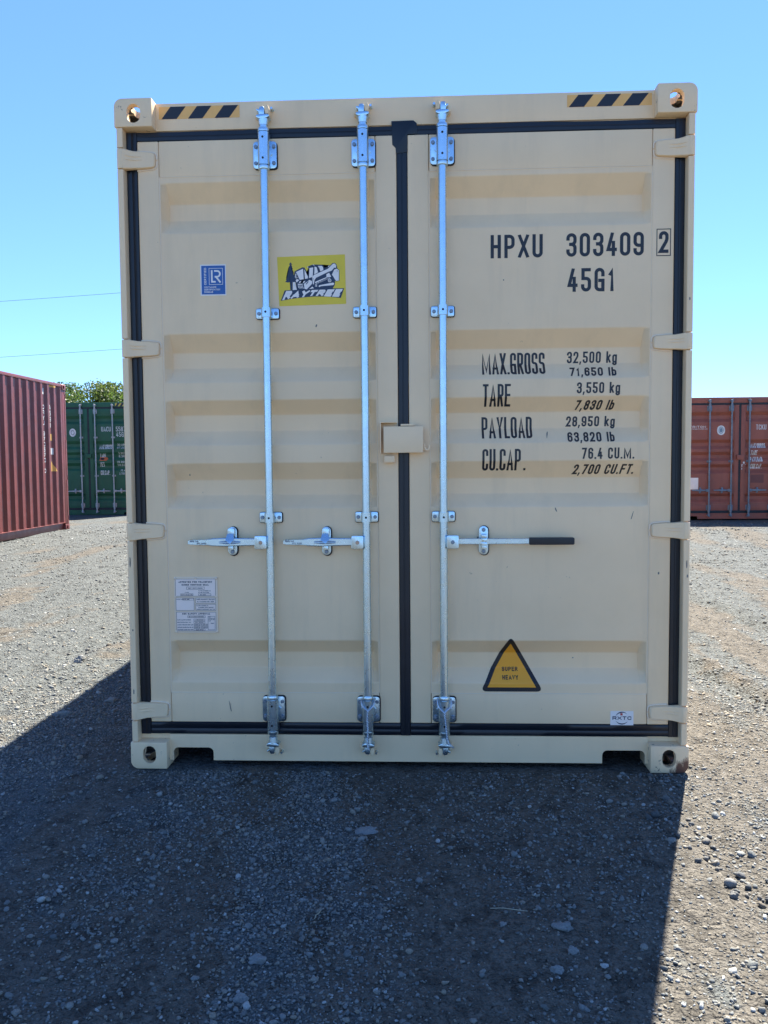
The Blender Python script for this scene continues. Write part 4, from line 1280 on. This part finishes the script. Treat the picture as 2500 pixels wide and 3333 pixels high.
def approval_plate(root, P):
    x0, x1, z0, z1 = -1.022, -.8265, .600, .850
    y0 = P.y
    pl = MB().prism(round_rect(x0, x1, z0, z1, .004), 'y', y0 - .0045, y0 + .001).build('approval_plate', M['beige_seal'], root, bevel=.0012)
    pl['label'] = 'riveted metal approval plate with boxed data'
    yf = lambda a, b: y0 - .0046
    S = lambda u, v: (x0 + u * (x1 - x0), z1 - v * (z1 - z0))
    def R(u0, v0, u1, v1, l=0):
        a, b = S(u0, v0), S(u1, v1); return rect(a[0], b[0], b[1], a[1], l)
    flat_mesh([R(.035, .035, .955, .345), R(.04, .37, .46, .60), R(.49, .37, .955, .47), R(.49, .485, .955, .60), R(.045, .625, .955, .965)], 'plate_field', M['plate'], pl, yf, (), .0003)
    pol = []
    def F(u0, v0, u1, v1, t=.0013):
        a, b = S(u0, v0), S(u1, v1); pol.extend(frame_polys(a[0], b[0], b[1], a[1], t))
    def T(tx, u0, u1, v, h=.020, t=.0012):
        a = S(u0, v); b = S(u1, v)
        pol.extend(text_polys(tx, a[0], b[0], a[1], h * (z1 - z0), t, gap=.3))
    F(.035, .035, .955, .345); F(.04, .37, .46, .60); F(.49, .37, .955, .47); F(.49, .485, .955, .60); F(.045, .625, .955, .965)
    T('APPROVED FOR TRANSPORT', .11, .88, .105, .030, .0020); T('UNDER CUSTOMS SEAL', .18, .80, .155, .030, .0020)
    F(.29, .175, .70, .225); T('GB/C 19876 LR2034', .33, .66, .210, .018)
    T('MANUFACTURERS NO', .56, .84, .255, .015); T('OF THE CONTAINER', .56, .80, .285, .015); T('TYPE', .25, .34, .285, .015)
    F(.15, .297, .44, .335); T('RXTY-40AG-1C3', .17, .42, .326, .018); F(.56, .297, .85, .335); T('RX 2020', .60, .73, .326, .018)
    T('OWNERS NO', .055, .18, .405, .013); F(.19, .38, .455, .415); T('HPXU 303', .20, .35, .408, .018)
    T('TIMBER COMPONENT TREATMENT', .51, .94, .408, .020); T('IM / TAILILEUM-400 / 2020', .53, .91, .450, .020)
    T('MANUFACTURED BY', .51, .78, .520, .016); T('YANGZHOU RUNX TONGYUN', .55, .90, .552, .016); T('LOGISTIC EQUIPMENT CO., LTD', .51, .93, .585, .016)
    T('CSC SAFETY APPROVAL', .18, .82, .672, .030, .0020)
    F(.30, .69, .71, .728); T('GB-LR 28270-06/2020', .33, .67, .718, .017)
    for k, (a, b, c) in enumerate((('DATE MANUFACTURED', '/2020', None), ('IDENTIFICATION NO.', 'RX 2020', None), ('MAXIMUM OPERATING GROSS MASS', '32,500 kg', '71,650 lb'), ('ALLOWABLE STACKING LOAD FOR 1.8G', '216,000 kg', '476,200 lb'), ('TRANSVERSE RACKING TEST FORCE', '150,000 NEWTONS', None))):
        v = .775 + .044 * k
        T(a, .065, .065 + (.31 if k < 2 else .36), v, .017)
        if c: F(.44, v - .026, .585, v + .010); F(.60, v - .026, .755, v + .010); T(b, .455, .575, v, .016); T(c, .615, .745, v, .016)
        else: F(.44, v - .026, .70, v + .010); T(b, .48, .66, v, .016)
    F(.765, .70, .93, .945); T('FIRST', .78, .83, .722, .013); T('MAINTENANCE', .78, .92, .745, .013); T('EXAMINATION', .78, .92, .768, .013); T('DATE', .78, .83, .791, .013); T('/2025', .83, .90, .835, .016)
    flat_mesh(pol, 'black_print', M['grey_ink'], pl, yf, (), .0006)
    bm_ = MB()
    bmesh_r = bmesh.new(); bmesh.ops.create_uvsphere(bmesh_r, u_segments=10, v_segments=6, radius=.0062)
    for v in bmesh_r.verts: v.co.y *= .55
    me = bpy.data.meshes.new('rivet'); bmesh_r.to_mesh(me); bmesh_r.free()
    me.materials.append(M['beige_seal']); me.polygons.foreach_set('use_smooth', [True] * len(me.polygons))
    for u, v in ((.03, .025), (.50, .022), (.97, .025), (.03, .357), (.965, .355), (.035, .978), (.97, .978)):
        a = S(u, v); share('rivet', me, pl, (a[0], y0 - .0045, a[1]), (0, random.uniform(0, 3), 0), (1, 1, 1))

# --------------------------------------------------------------- the beige container
def beige_container():
    H = 2.896
    root = empty('shipping_container', (0, 0, 0))
    tag(root, 'large beige shipping container seen from its closed door end', 'container')
    mat = M['beige']
    castings(root, H, M['casting'])
    body(root, H, mat)
    rowsL = [(2.606, 2.693), (1.809, 1.888), (1.014, 1.093), (.215, .294)]
    rowsR = [(2.604, 2.688), (1.809, 1.882), (1.010, 1.087), (.217, .291)]
    PL, PR = door_end(root, H, mat, M['rubber'], GROOVES_HC, (rowsL, rowsR), True, 5)
    g = (M['galv'], mat)
    lock_rod(root, -.583, H, g, 1, True, (1.992, 1.112), 1.008, dict(dir=-1, tip=-.941, catch=-.754))
    lock_rod(root, -.163, H, g, 1, True, (1.992, 1.112), 1.007, dict(dir=-1, tip=-.523, catch=-.340))
    lock_rod(root, .170, H, g, -1, True, (1.990, 1.112), 1.007, dict(dir=1, tip=.726, catch=.343, grip=True))
    # padlock box over the meeting doors
    bx = empty('lock_box'); bx.parent = root
    b = MB(); b.box(-.085, .084, -.004, -.0005, 1.389, 1.501); b.box(-.085, .084, -.0006, .036, 1.4975, 1.501); b.box(.0805, .084, -.0006, .036, 1.389, 1.498); b.box(-.02, .0805, -.0006, .042, 1.389, 1.3925)
    b.build('cover', mat, bx, bevel=.0014)
    b = MB(); b.box(-.100, -.096, .000, DY + .002, 1.386, 1.521); b.box(-.0962, -.028, .000, DY + .002, 1.517, 1.521)
    b.build('side_bracket', mat, bx, bevel=.0012)
    MB().box(-.012, .046, .004, DY + .002, 1.5035, 1.5115).build('top_plate', mat, bx, bevel=.0012)
    MB().tube([(.083, .010, 1.425), (.089, .008, 1.424), (.0905, .006, 1.412), (.094, .004, 1.403), (.101, .003, 1.399), (.108, .003, 1.403), (.111, .003, 1.413), (.1115, .003, 1.422)], .0042, 8).build('hook', mat, bx, smooth=True)
    MB().box(-.084, -.038, .014, DY + .002, 1.347, 1.376).build('stop_block', mat, bx, bevel=.002)
    # twisted wire ropes hung from the lower bearings of two rods
    x = -.163
    twist_rope(root, x, 'wire_rope', [(x + .001, -.0185, .272), (x - .001, -.0185, .235), (x + .001, -.0185, .18), (x, -.0185, .13), (x + .003, -.0185, .098)],
               [(x - .028, .018, .314), (x - .029, .0, .305), (x - .024, -.011, .291), (x - .011, -.018, .278), (x + .001, -.0185, .268)],
               [(x + .028, .018, .314), (x + .029, .0, .305), (x + .024, -.011, .291), (x + .012, -.018, .278), (x + .001, -.0185, .268)])
    x = .170
    twist_rope(root, x, 'wire_rope', [(x + .001, -.0185, .265), (x + .005, -.0185, .235), (x + .010, -.0185, .18), (x + .013, -.017, .150), (x + .022, -.014, .125), (x + .038, -.010, .108)],
               [(x - .029, .018, .316), (x - .030, .0, .300), (x - .024, -.011, .285), (x - .010, -.018, .270), (x + .001, -.0185, .260)],
               [(x + .030, .018, .314), (x + .031, .0, .300), (x + .028, -.008, .286), (x + .012, -.018, .275), (x + .002, -.0185, .264)])
    # hazard tape on the header
    hazard(root, -1.041, -.692, 2.8255, 2.877, .052, .78, ((.03, .19), (.36, .18), (.69, .18)))
    hazard(root, .695, 1.046, 2.830, 2.8795, .052, .80, ((.02, .18), (.345, .18), (.66, .19)))
    # lettering
    def letter(tx, x0, x1, z0, z1, t, sh=0.0, gap=.28, space=.9):
        wd = []
        pol = text_polys(tx, x0, x1, z0, z1 - z0, t, gap=gap, shear=sh, space=space, words=wd)
        for a, b in zip([0] + wd, wd + [len(pol)]):
            flat_mesh(pol[a:b], 'lettering', M['ink'], root, PR.depth, PR.zs)
    letter('HPXU', .375, .595, 2.211, 2.3085, .0138, gap=.34)
    letter('303409', .694, 1.018, 2.2115, 2.3095, .0138, gap=.30)
    letter('2', 1.0795, 1.1195, 2.219, 2.309, .0138)
    flat_mesh(frame_polys(1.0695, 1.1295, 2.2065, 2.3195, .0035), 'lettering_box', M['ink'], root, PR.depth)
    letter('45G1', .700, .900, 2.065, 2.163, .0138, gap=.34)
    for tx, xa, xb, za, zb in (('MAX.GROSS', .340, .612, 1.7225, 1.818), ('TARE', .3415, .461, 1.5855, 1.680), ('PAYLOAD', .339, .557, 1.448, 1.5415), ('CU.CAP .', .339, .526, 1.309, 1.402)):
        letter(tx, xa, xb, za, zb, .0096, gap=.20, space=.35)
    for tx, xa, xb, za, zb, sh in (('32,500 kg', .707, .921, 1.770, 1.8195, .03), ('71,650 lb', .713, .911, 1.7105, 1.750, .08), ('3,550 kg', .741, .924, 1.636, 1.683, .03), ('7,830 lb', .737, .903, 1.568, 1.608, .22),
                                   ('28,950 kg', .704, .914, 1.497, 1.5415, .05), ('63,820 lb', .705, .905, 1.430, 1.4725, .06), ('76.4 CU.M.', .764, .986, 1.356, 1.404, .02), ('2,700 CU.FT.', .729, .990, 1.290, 1.333, .20)):
        letter(tx, xa, xb, za, zb, .0074, sh, gap=.30, space=.8)
    # small scrapes and specks on the paint
    rs = random.Random(3)
    for sx_, sz_, w_, h_, tilt in ((.620, 1.462, .0035, .018, .2), (-.374, 1.939, .004, .007, .3), (.655, 1.138, .003, .012, -.4), (1.094, .862, .004, .006, .1), (.43, 2.12, .003, .004, 0), (-.40, 2.205, .003, .005, .5), (.98, 1.11, .002, .02, .3), (.32, 1.02, .006, .004, .2), (-.95, 1.30, .003, .006, .2), (-.60, .74, .0015, .09, .12), (.74, .48, .004, .003, 0), (-.78, .27, .002, .03, -.2)):
        pts = []
        for k in range(9):
            a = 2 * math.pi * k / 9
            q = rs.uniform(.6, 1.1)
            px, pz = w_ * q * math.cos(a), h_ * q * math.sin(a)
            pts.append((sx_ + px + pz * tilt, sz_ + pz))
        P_ = PR if sx_ > 0 else PL
        flat_mesh([(pts, 0)], 'scuff', M['scuff'], root, P_.depth, P_.zs, .0004)
    for sx_, sz_, h_ in ((-1.201, .922, .030), (1.200, .905, .022), (1.203, .855, .008), (-1.196, .62, .006), (-1.199, .345, .012), (1.198, 2.02, .008)):
        pts = [(sx_ + .0035 * rs.uniform(.5, 1) * math.cos(t), sz_ + h_ * rs.uniform(.7, 1) * math.sin(t)) for t in np.linspace(0, 6.0, 9)]
        flat_mesh([(pts, 0)], 'scuff', M['scuff'], root, lambda a, b: .0035, (), .0006)
    machine_sticker(root, PL)
    certificate_sticker(root, PL)
    approval_plate(root, PL)
    warning_triangle(root, PR)
    small_label(root)
beige_container()

# --------------------------------------------------------------- containers further off
def far_door_container(label, loc, H, mat, gmat, rodmat, grooves, guides, hz, texts, rz=0.0, extra=None):
    root = empty('shipping_container', loc, rz)
    tag(root, label, 'container')
    castings(root, H, mat); body(root, H, mat)
    dz = H - 2.896
    rows = [(2.606 + dz, 2.69 + dz), (1.85 + dz * .6, 1.93 + dz * .6), (1.02, 1.10), (.215, .294)]
    PL, PR = door_end(root, H, mat, gmat, grooves, (rows, rows), False, 40)
    for x, d in ((-.64, -1), (-.185, -1), (.185, 1), (.635, 1)):
        lock_rod(root, x, H, (rodmat, rodmat), -d, False, guides, hz, dict(dir=d, tip=x + d * .36, catch=x + d * .18))
    bx = MB().box(-.07, .075, .0, .04, hz + .85 if H > 2.7 else 1.27, hz + .95 if H > 2.7 else 1.37).build('lock_box', mat, root, bevel=.003)
    dep = lambda x, z: (PR if x > 0 else PL).depth(x, z)
    for tx, xa, xb, za, zb, t in texts:
        flat_mesh(text_polys(tx, xa, xb, za, zb - za, t, gap=.3, space=.5), 'lettering', M['white_old'], root, dep, sorted(set(PL.zs)), .0015)
    if extra: extra(root, dep, PL, PR)
    return root

def k_green(x, z): return (x + 8.857) * .952, (z - 1.346) * .952 + 1.346 - .055
def green_extra(root, dep, PL, PR):
    c = k_green(-9.283, 2.226)
    s = flat_mesh([disc_poly(c[0], c[1], .085, .105)], 'sticker', M['white_old'], root, dep, PL.zs, .0015)
    flat_mesh(ring_polys(c[0], c[1], .045, .062, .010), 'print', M['grey_gasket'], s, dep, PL.zs, .002)
    a = k_green(-8.573, 1.514)
    s = flat_mesh([([(a[0], a[1] - .045), (a[0] + .17, a[1] - .045), (a[0] + .222, a[1]), (a[0] + .17, a[1] + .045), (a[0], a[1] + .045)], 0)], 'sticker', plain('orange_red_vinyl', (.62, .13, .03), .5), root, dep, PR.zs, .0018)
    flat_mesh([rect(a[0] + .02, a[0] + .11, a[1] - .025, a[1] + .025)], 'print', M['ink'], s, dep, PR.zs, .0024)
    hazard(root, .70, 1.04, 2.79, 2.87, .052, .7, ((.02, .18), (.345, .18), (.66, .19)), M['ink'], plain('faded_yellow', (.55, .42, .06), .5))
gt = []
for tx, x, x2, z, h in (('UACU', -8.507, -8.252, 2.250, .125), ('558704', -8.112, -7.72, 2.250, .125), ('45G1', -8.105, -7.85, 2.105, .125), ('MAX.GROSS', -8.579, -8.238, 1.778, .12), ('TARE', -8.575, -8.415, 1.535, .12),
                        ('NET', -8.57, -8.45, 1.305, .12), ('CU.CAP.', -8.55, -8.30, 1.085, .12), ('30,480 kg', -8.10, -7.78, 1.865, .055), ('67,200 lb', -8.10, -7.78, 1.785, .055), ('3,800 kg', -8.07, -7.78, 1.635, .055), ('8,380 lb', -8.07, -7.78, 1.555, .055),
                        ('26,680 kg', -8.10, -7.78, 1.40, .055), ('58,820 lb', -8.10, -7.78, 1.32, .055), ('76.4 CU.M.', -8.02, -7.72, 1.175, .055), ('2,700 CU.FT.', -8.05, -7.72, 1.09, .055)):
    a = k_green(x, z); b = k_green(x2, z + h)
    gt.append((tx, a[0], b[0], a[1], b[1], .0125 if h > .1 else .0065))
far_door_container('dark green shipping container with pale lock rods below the trees', (-8.43, 17.35, .055), 2.896, M['green'], M['grey_gasket'], M['rod_pale'], GROOVES_HC, (2.0, 1.02), .63, gt, 0.03, green_extra)

GROOVES_STD = [(2.28, 2.21, 2.14, 2.07), (1.70, 1.635, 1.57, 1.505), (1.44, 1.375, 1.31, 1.245), (1.18, 1.115, 1.05, .985), (.56, .50, .43, .37)]
def k_red(x, z): return (x - 7.178) * .936, (z - 1.346) * .936 + 1.346 - .08
def red_extra(root, dep, PL, PR):
    c = k_red(6.758, 2.019)
    s = flat_mesh([(stadium(c[0], c[1], .165, .205), 0)], 'sticker', M['white_old'], root, dep, PL.zs, .0015)
    pr = plain('faded_blue_print', (.16, .24, .30), .6)
    flat_mesh(ring_polys(c[0], c[1], .050, .072, .012), 'print', pr, s, dep, PL.zs, .002)
    flat_mesh([disc_poly(c[0], c[1], .028, .048)], 'print', pr, s, dep, PL.zs, .002)
    a = k_red(7.22, 1.20)
    s = flat_mesh([rect(a[0] + .0, a[0] + .085, a[1] - .005, a[1] + .045), rect(a[0] - .0, a[0] + .085, a[1] - .065, a[1] - .03), rect(a[0] + .03, a[0] + .065, a[1] + .06, a[1] + .10)], 'seal_tape', M['white_old'], root, dep, PR.zs, .003)
    a0 = k_red(6.09, .951); a1 = k_red(6.266, .687)
    pl = MB().box(a0[0], a1[0], PL.y - .004, PL.y + .001, a1[1], a0[1]).build('approval_plate', M['plate'], root, bevel=.001)
    # faded patches of overpainted markings
    pt = plain('overpainted_patch', (.16, .05, .04), .6)
    b0 = k_red(7.43, .99)
    flat_mesh([rect(b0[0], b0[0] + .27, b0[1] - .15, b0[1] + .02)], 'overpainted_patch', pt, root, dep, PR.zs, .001)
rt = []
for tx, x, x2, z, h in (('TCKU', 7.532, 7.756, 2.025, .115), ('961837', 7.90, 8.20, 2.025, .115), ('MAX GROSS', 7.422, 7.753, 1.615, .105), ('TARE', 7.436, 7.575, 1.457, .105), ('PAYLOAD', 7.420, 7.69, 1.308, .105), ('CUB.CAP.', 7.43, 7.685, 1.150, .105),
                        ('TRITON', 6.055, 6.419, 2.075, .048), ('TRITONCONTAINER.COM', 6.055, 6.465, 2.040, .022)):
    a = k_red(x, z); b = k_red(x2, z + h)
    rt.append((tx, a[0], b[0], a[1], b[1], .0125 if h > .1 else (.008 if h > .03 else .004)))
far_door_container('brick red shipping container with blue grey lock rods in its own shade', (6.795, 14.28, .08), 2.591, M['redp'], M['grey_gasket'], M['rod_blue'], GROOVES_STD, (1.24,), .63, rt, 0.0, red_extra)

def maroon_container():
    H = 2.896
    # its long side faces the yard; the end with the markings is the far one
    root = empty('shipping_container', (-6.98 - HW, 12.75, .055), math.pi)
    tag(root, 'maroon shipping container showing its long sunlit corrugated side', 'container')
    castings(root, H, M['maroon']); body(root, H, M['maroon'])
    rows = [(2.606, 2.693), (1.809, 1.888), (1.014, 1.093), (.215, .294)]
    door_end(root, H, M['maroon'], M['grey_gasket'], GROOVES_HC, (rows, rows), False, 70)
    for x, d in ((-.64, -1), (-.185, -1), (.185, 1), (.635, 1)):
        lock_rod(root, x, H, (M['rod_pale'], M['rod_pale']), -d, False, (2.0, 1.02), .63, dict(dir=d, tip=x + d * .36, catch=x + d * .18))
    # markings stacked letter by letter down the corrugations (local side x=-HW)
    prof = wall_profile(.165, LEN - .165)
    ys = [p[0] for p in prof]; ds = [p[1] for p in prof]
    surf = lambda y: -(HW - .012 - float(np.interp(y, ys, ds)))
    def lay(pol, name, mat, parent, off):
        bm = bmesh.new()
        for pts, l in pol:
            vs = [bm.verts.new((0, y, z)) for y, z in pts]
            try: bm.faces.new(vs)
            except ValueError: pass
        bmesh.ops.triangulate(bm, faces=bm.faces[:])
        lo = min(v.co.y for v in bm.verts); hi = max(v.co.y for v in bm.verts)
        for c in ys:
            if lo < c < hi: bmesh.ops.bisect_plane(bm, geom=bm.verts[:] + bm.edges[:] + bm.faces[:], dist=1e-6, plane_co=(0, c, 0), plane_no=(0, 1, 0))
        for v in bm.verts: v.co.x = surf(v.co.y) - off
        me = bpy.data.meshes.new(name); bm.to_mesh(me); bm.free()
        return link_mesh(name, me, mat, parent)
    def stack(tx, yc, ztop, zbot, w):
        n = len(tx); step = (ztop - zbot) / n
        pol = []
        for i, ch in enumerate(tx):
            if ch == ' ': continue
            z = ztop - step * (i + 1) + step * .12
            g = text_polys(ch, 0, w, z, step * .80, .017)
            # seen from outside, reading direction is towards -y in local space
            pol += [([(yc + w / 2 - a, b) for a, b in q], l) for q, l in g]
        lay(pol, 'lettering', M['white_old'], root, .0015)
    k = .95
    Z = lambda z: (z - 1.346) * k + 1.346 - .055
    stack('45G1', .64, Z(2.58), Z(2.10), .085)
    stack('DRYU 978573 0', .91, Z(2.56), Z(1.19), .085)
    def quad(y0, y1, z0, z1): return ([(y0, z0), (y1, z0), (y1, z1), (y0, z1)], 0)
    ye = plain('amber_old', (.62, .33, .06), .5)
    lay([quad(.58, .68, Z(1.85), Z(1.985))], 'sticker', ye, root, .0015)
    lay([quad(.56, .67, Z(1.57), Z(1.70))], 'sticker', M['white_old'], root, .0015)
    lay([([(.70, Z(1.23)), (.46, Z(1.23)), (.66, Z(1.46))], 0)], 'sticker', ye, root, .0015)
    lay([quad(.88, .96, Z(2.76), Z(2.88))], 'sticker', M['white_old'], root, .0015)
    lay([quad(.42, .66, Z(2.925), Z(2.975))], 'sticker', ye, root, .0015)
maroon_container()

# --------------------------------------------------------------- trees behind the green container
def leaf_mat(name, c):
    m, nt, b = new_mat(name)
    g = nt.nodes.new('ShaderNodeNewGeometry')
    r = ramp(nt, g.outputs['Random Per Island'], [(0, tuple(x * .55 for x in c)), (.6, c), (1, (c[0] * 1.6, c[1] * 1.35, c[2] * 1.1))])
    nt.links.new(r.outputs['Color'], b.inputs['Base Color'])
    b.inputs['Roughness'].default_value = .55
    tr = nt.nodes.new('ShaderNodeBsdfTranslucent')
    nt.links.new(r.outputs['Color'], tr.inputs['Color'])
    mx = nt.nodes.new('ShaderNodeMixShader'); mx.inputs[0].default_value = .42
    nt.links.new(b.outputs[0], mx.inputs[1]); nt.links.new(tr.outputs[0], mx.inputs[2])
    nt.links.new(mx.outputs[0], nt.nodes['Material Output'].inputs['Surface'])
    return m
M['leaf'] = leaf_mat('leaf_green', (.075, .135, .030))
M['leaf2'] = leaf_mat('leaf_yellow_green', (.10, .15, .035))
M['bark'] = plain('bark', (.11, .085, .06), .9, 0, .3, 12)

def tree(loc, h, r, label, seed, mat):
    rg = random.Random(seed)
    root = empty('tree', loc)
    tag(root, label, 'tree', 'trees behind the green container')
    tr = MB()
    tr.tube([(0, 0, -.2), (.06, .03, h * .25), (-.04, .06, h * .5), (.05, 0, h * .8)], [.16, .13, .09, .03], 9)
    lobes = []
    for k in range(26):
        a = rg.uniform(0, 6.283); q = rg.uniform(.1, .95) * r; z = h * rg.uniform(.42, .95)
        q *= 1.0 - .3 * max(0, (z / h - .6) / .4)
        c = Vector((q * math.cos(a), q * math.sin(a), z)); lobes.append((c, rg.uniform(.26, .46) * r * .8))
        tr.tube([(0, 0, h * .3 + z * .2), tuple(c * .55 + Vector((0, 0, z * .2))), tuple(c)], [.05, .035, .012], 5)
    lobes.append((Vector((0, 0, h * .9)), r * .35))
    tr.build('trunk', M['bark'], root, smooth=True)
    r2 = np.random.default_rng(seed)
    n = 16000
    li = r2.integers(0, len(lobes), n)
    C = np.array([l[0][:] for l in lobes])[li]; Rl = np.array([l[1] for l in lobes])[li]
    d = r2.normal(0, 1, (n, 3)); d /= np.linalg.norm(d, axis=1)[:, None]
    rad = Rl * np.cbrt(r2.uniform(.15, 1, n)) * r2.uniform(.85, 1.22, n)
    P = C + d * rad[:, None] * [1, 1, .8]
    u = r2.normal(0, 1, (n, 3)); u[:, 2] -= .5; u /= np.linalg.norm(u, axis=1)[:, None]
    w = np.cross(u, r2.normal(0, 1, (n, 3))); w /= np.linalg.norm(w, axis=1)[:, None]
    L = r2.uniform(.06, .15, n)[:, None]; Wd = L * .32
    V = np.stack([P - u * L * .5, P + w * Wd, P + u * L * .6, P - w * Wd], 1).reshape(-1, 3)
    me = bpy.data.meshes.new('crown')
    me.from_pydata(V.tolist(), [], [(4 * i, 4 * i + 1, 4 * i + 2, 4 * i + 3) for i in range(n)])
    link_mesh('crown', me, mat, root)
for i, (x, y, h, r, lab) in enumerate(((-16.3, 34.0, 5.12, 1.9, 'bushy green tree just right of the maroon container'), (-14.5, 34.4, 5.0, 1.8, 'bushy green tree rising over the middle of the green container'),
                                       (-12.9, 34.2, 4.72, 1.8, 'bushy green tree beside the left edge of the beige container'), (-18.6, 34.6, 5.0, 1.8, 'green tree mostly hidden behind the maroon container end'))):
    tree((x, y, .05), h, r, lab, 100 + i, (M['leaf'], M['leaf2'])[i % 2])

# --------------------------------------------------------------- power lines
M['cable'] = plain('cable', (.05, .055, .065), .6)
M['pole_wood'] = plain('weathered_pole', (.16, .13, .10), .9, 0, .25, 6)
def cable(name, a, b, sag, label):
    A, B = Vector(a), Vector(b)
    pts = [tuple(A.lerp(B, t) - Vector((0, 0, sag * 4 * t * (1 - t)))) for t in np.linspace(0, 1, 40)]
    o = MB().tube(pts, .009, 6).build(name, M['cable'], None, smooth=True)
    tag(o, label, 'cable', 'overhead lines')
PX, PYY = -7.2, 40.0
def zline(x, z0): return z0 + (x + 22.16) * .0504
cable('overhead_cable', (-44.0, 40.0, zline(-44, 10.12) + .10), (PX, PYY, zline(PX, 10.12)), .12, 'upper of two thin dark cables crossing the sky')
cable('overhead_cable', (-44.0, 40.0, zline(-44, 7.21) + .10), (PX, PYY, zline(PX, 7.21) - .02), .12, 'lower of two thin dark cables crossing the sky')
for px, top in ((PX, 11.2), (-44.0, 9.5)):
    p = empty('utility_pole', (px, 40.09 if px > -40 else 40.09, 0))
    tag(p, 'wooden pole carrying the overhead cables' if px == PX else 'wooden pole at the far end of the cables', 'pole')
    MB().cyl((0, .06, -.3), (0, .06, top), .15, .11, 12).build('pole', M['pole_wood'], p, smooth=True)
    for z0 in (10.12, 7.21):
        z = zline(px, z0)
        MB().cyl((0, -.09, z - .05), (0, .06, z - .05), .03, .03, 8).build('insulator', M['galv_dark'], p, smooth=True)

# --------------------------------------------------------------- single stones one can pick out
def single_stone(x, y, sx, sy, sz, rz, mat, label, seed, group=None):
    rg = random.Random(seed)
    co, fa = stone_variant(rg, 4, .27, .8)
    co = co / np.abs(co).max(axis=0)
    me = bpy.data.meshes.new('stone')
    me.from_pydata((co * [sx * .85, sy * .9, sz]).tolist(), [], fa.tolist())
    me.polygons.foreach_set('use_smooth', [True] * len(me.polygons))
    o = link_mesh('stone', me, mat)
    o.location = (x, y, float(ground_h(x, y)) + sz * .15); o.rotation_euler = (rg.uniform(-.1, .1), rg.uniform(-.1, .1), rz)
    tag(o, label, 'stone', group)
for a in ((.474, -1.215, .038, .018, .015, -.3, 'stone_pale', 'long pale flat stone in the shadow right of centre, near its sunlit edge'),
          (.486, -1.325, .021, .017, .012, .3, 'stone_pale', 'pale rounded stone just in front of the long flat stone'),
          (.428, -1.408, .025, .017, .013, .1, 'stone_pale', 'pale oval stone nearest the bottom edge, right of centre'),
          (-1.878, .792, .075, .022, .022, .35, 'stone_pale', 'long white stone on the sunlit ground left of the container, beside the shadow edge'),
          (-1.711, 1.059, .05, .03, .02, .1, 'stone_pale', 'pale stone close to the shadow edge, behind the long white one'),
          (-2.245, 1.896, .05, .04, .04, .8, 'stone_grey', 'grey rock farthest left on the sunlit ground'),
          (-.388, -1.555, .026, .02, .014, .2, 'stone_pale', 'pale stone at the bottom edge, left of centre'),
          (-.38, -1.388, .032, .02, .015, .1, 'stone_grey', 'flat grey stone in the shadow, left of centre near the bottom'),
          (-.30, -1.07, .021, .010, .007, .1, 'stone_pale', 'thin pale flake lying in the middle of the shadow'),
          (-.137, -.578, .055, .035, .018, .2, 'stone_grey', 'wide flat grey rock in the shadow near the container sill'),
          (.308, -1.196, .016, .013, .01, .9, 'stone_pale', 'small pale stone left of the long flat stone'),
          (1.12, -1.10, .022, .018, .018, .3, 'clod', 'dark broken rock in the rut at the right edge'),
          (1.03, -1.03, .020, .017, .016, 1.2, 'clod', 'dark lump of earth in the rut nearest the shadow edge')):
    single_stone(*a[:6], M[a[6]], a[7], int(abs(a[0] * 1000)) + 3)
for x, y, L, rz, lab in ((.33, -1.13, .055, -.15, 'pale dry straw lying in the shadow right of centre'), (-.24, -1.17, .022, 1.25, 'short pale straw standing out left of centre')):
    z = float(ground_h(x, y)) + .012
    o = MB().tube([(-L, 0, 0), (-L * .3, .003, .003), (L * .4, -.002, .004), (L, .002, .001)], [.0012, .0014, .0014, .0009], 6).build('straw', plain('straw', (.36, .33, .24), .8), None, smooth=True)
    o.location = (x, y, z); o.rotation_euler = (0, 0, rz)
    tag(o, lab, 'straw')
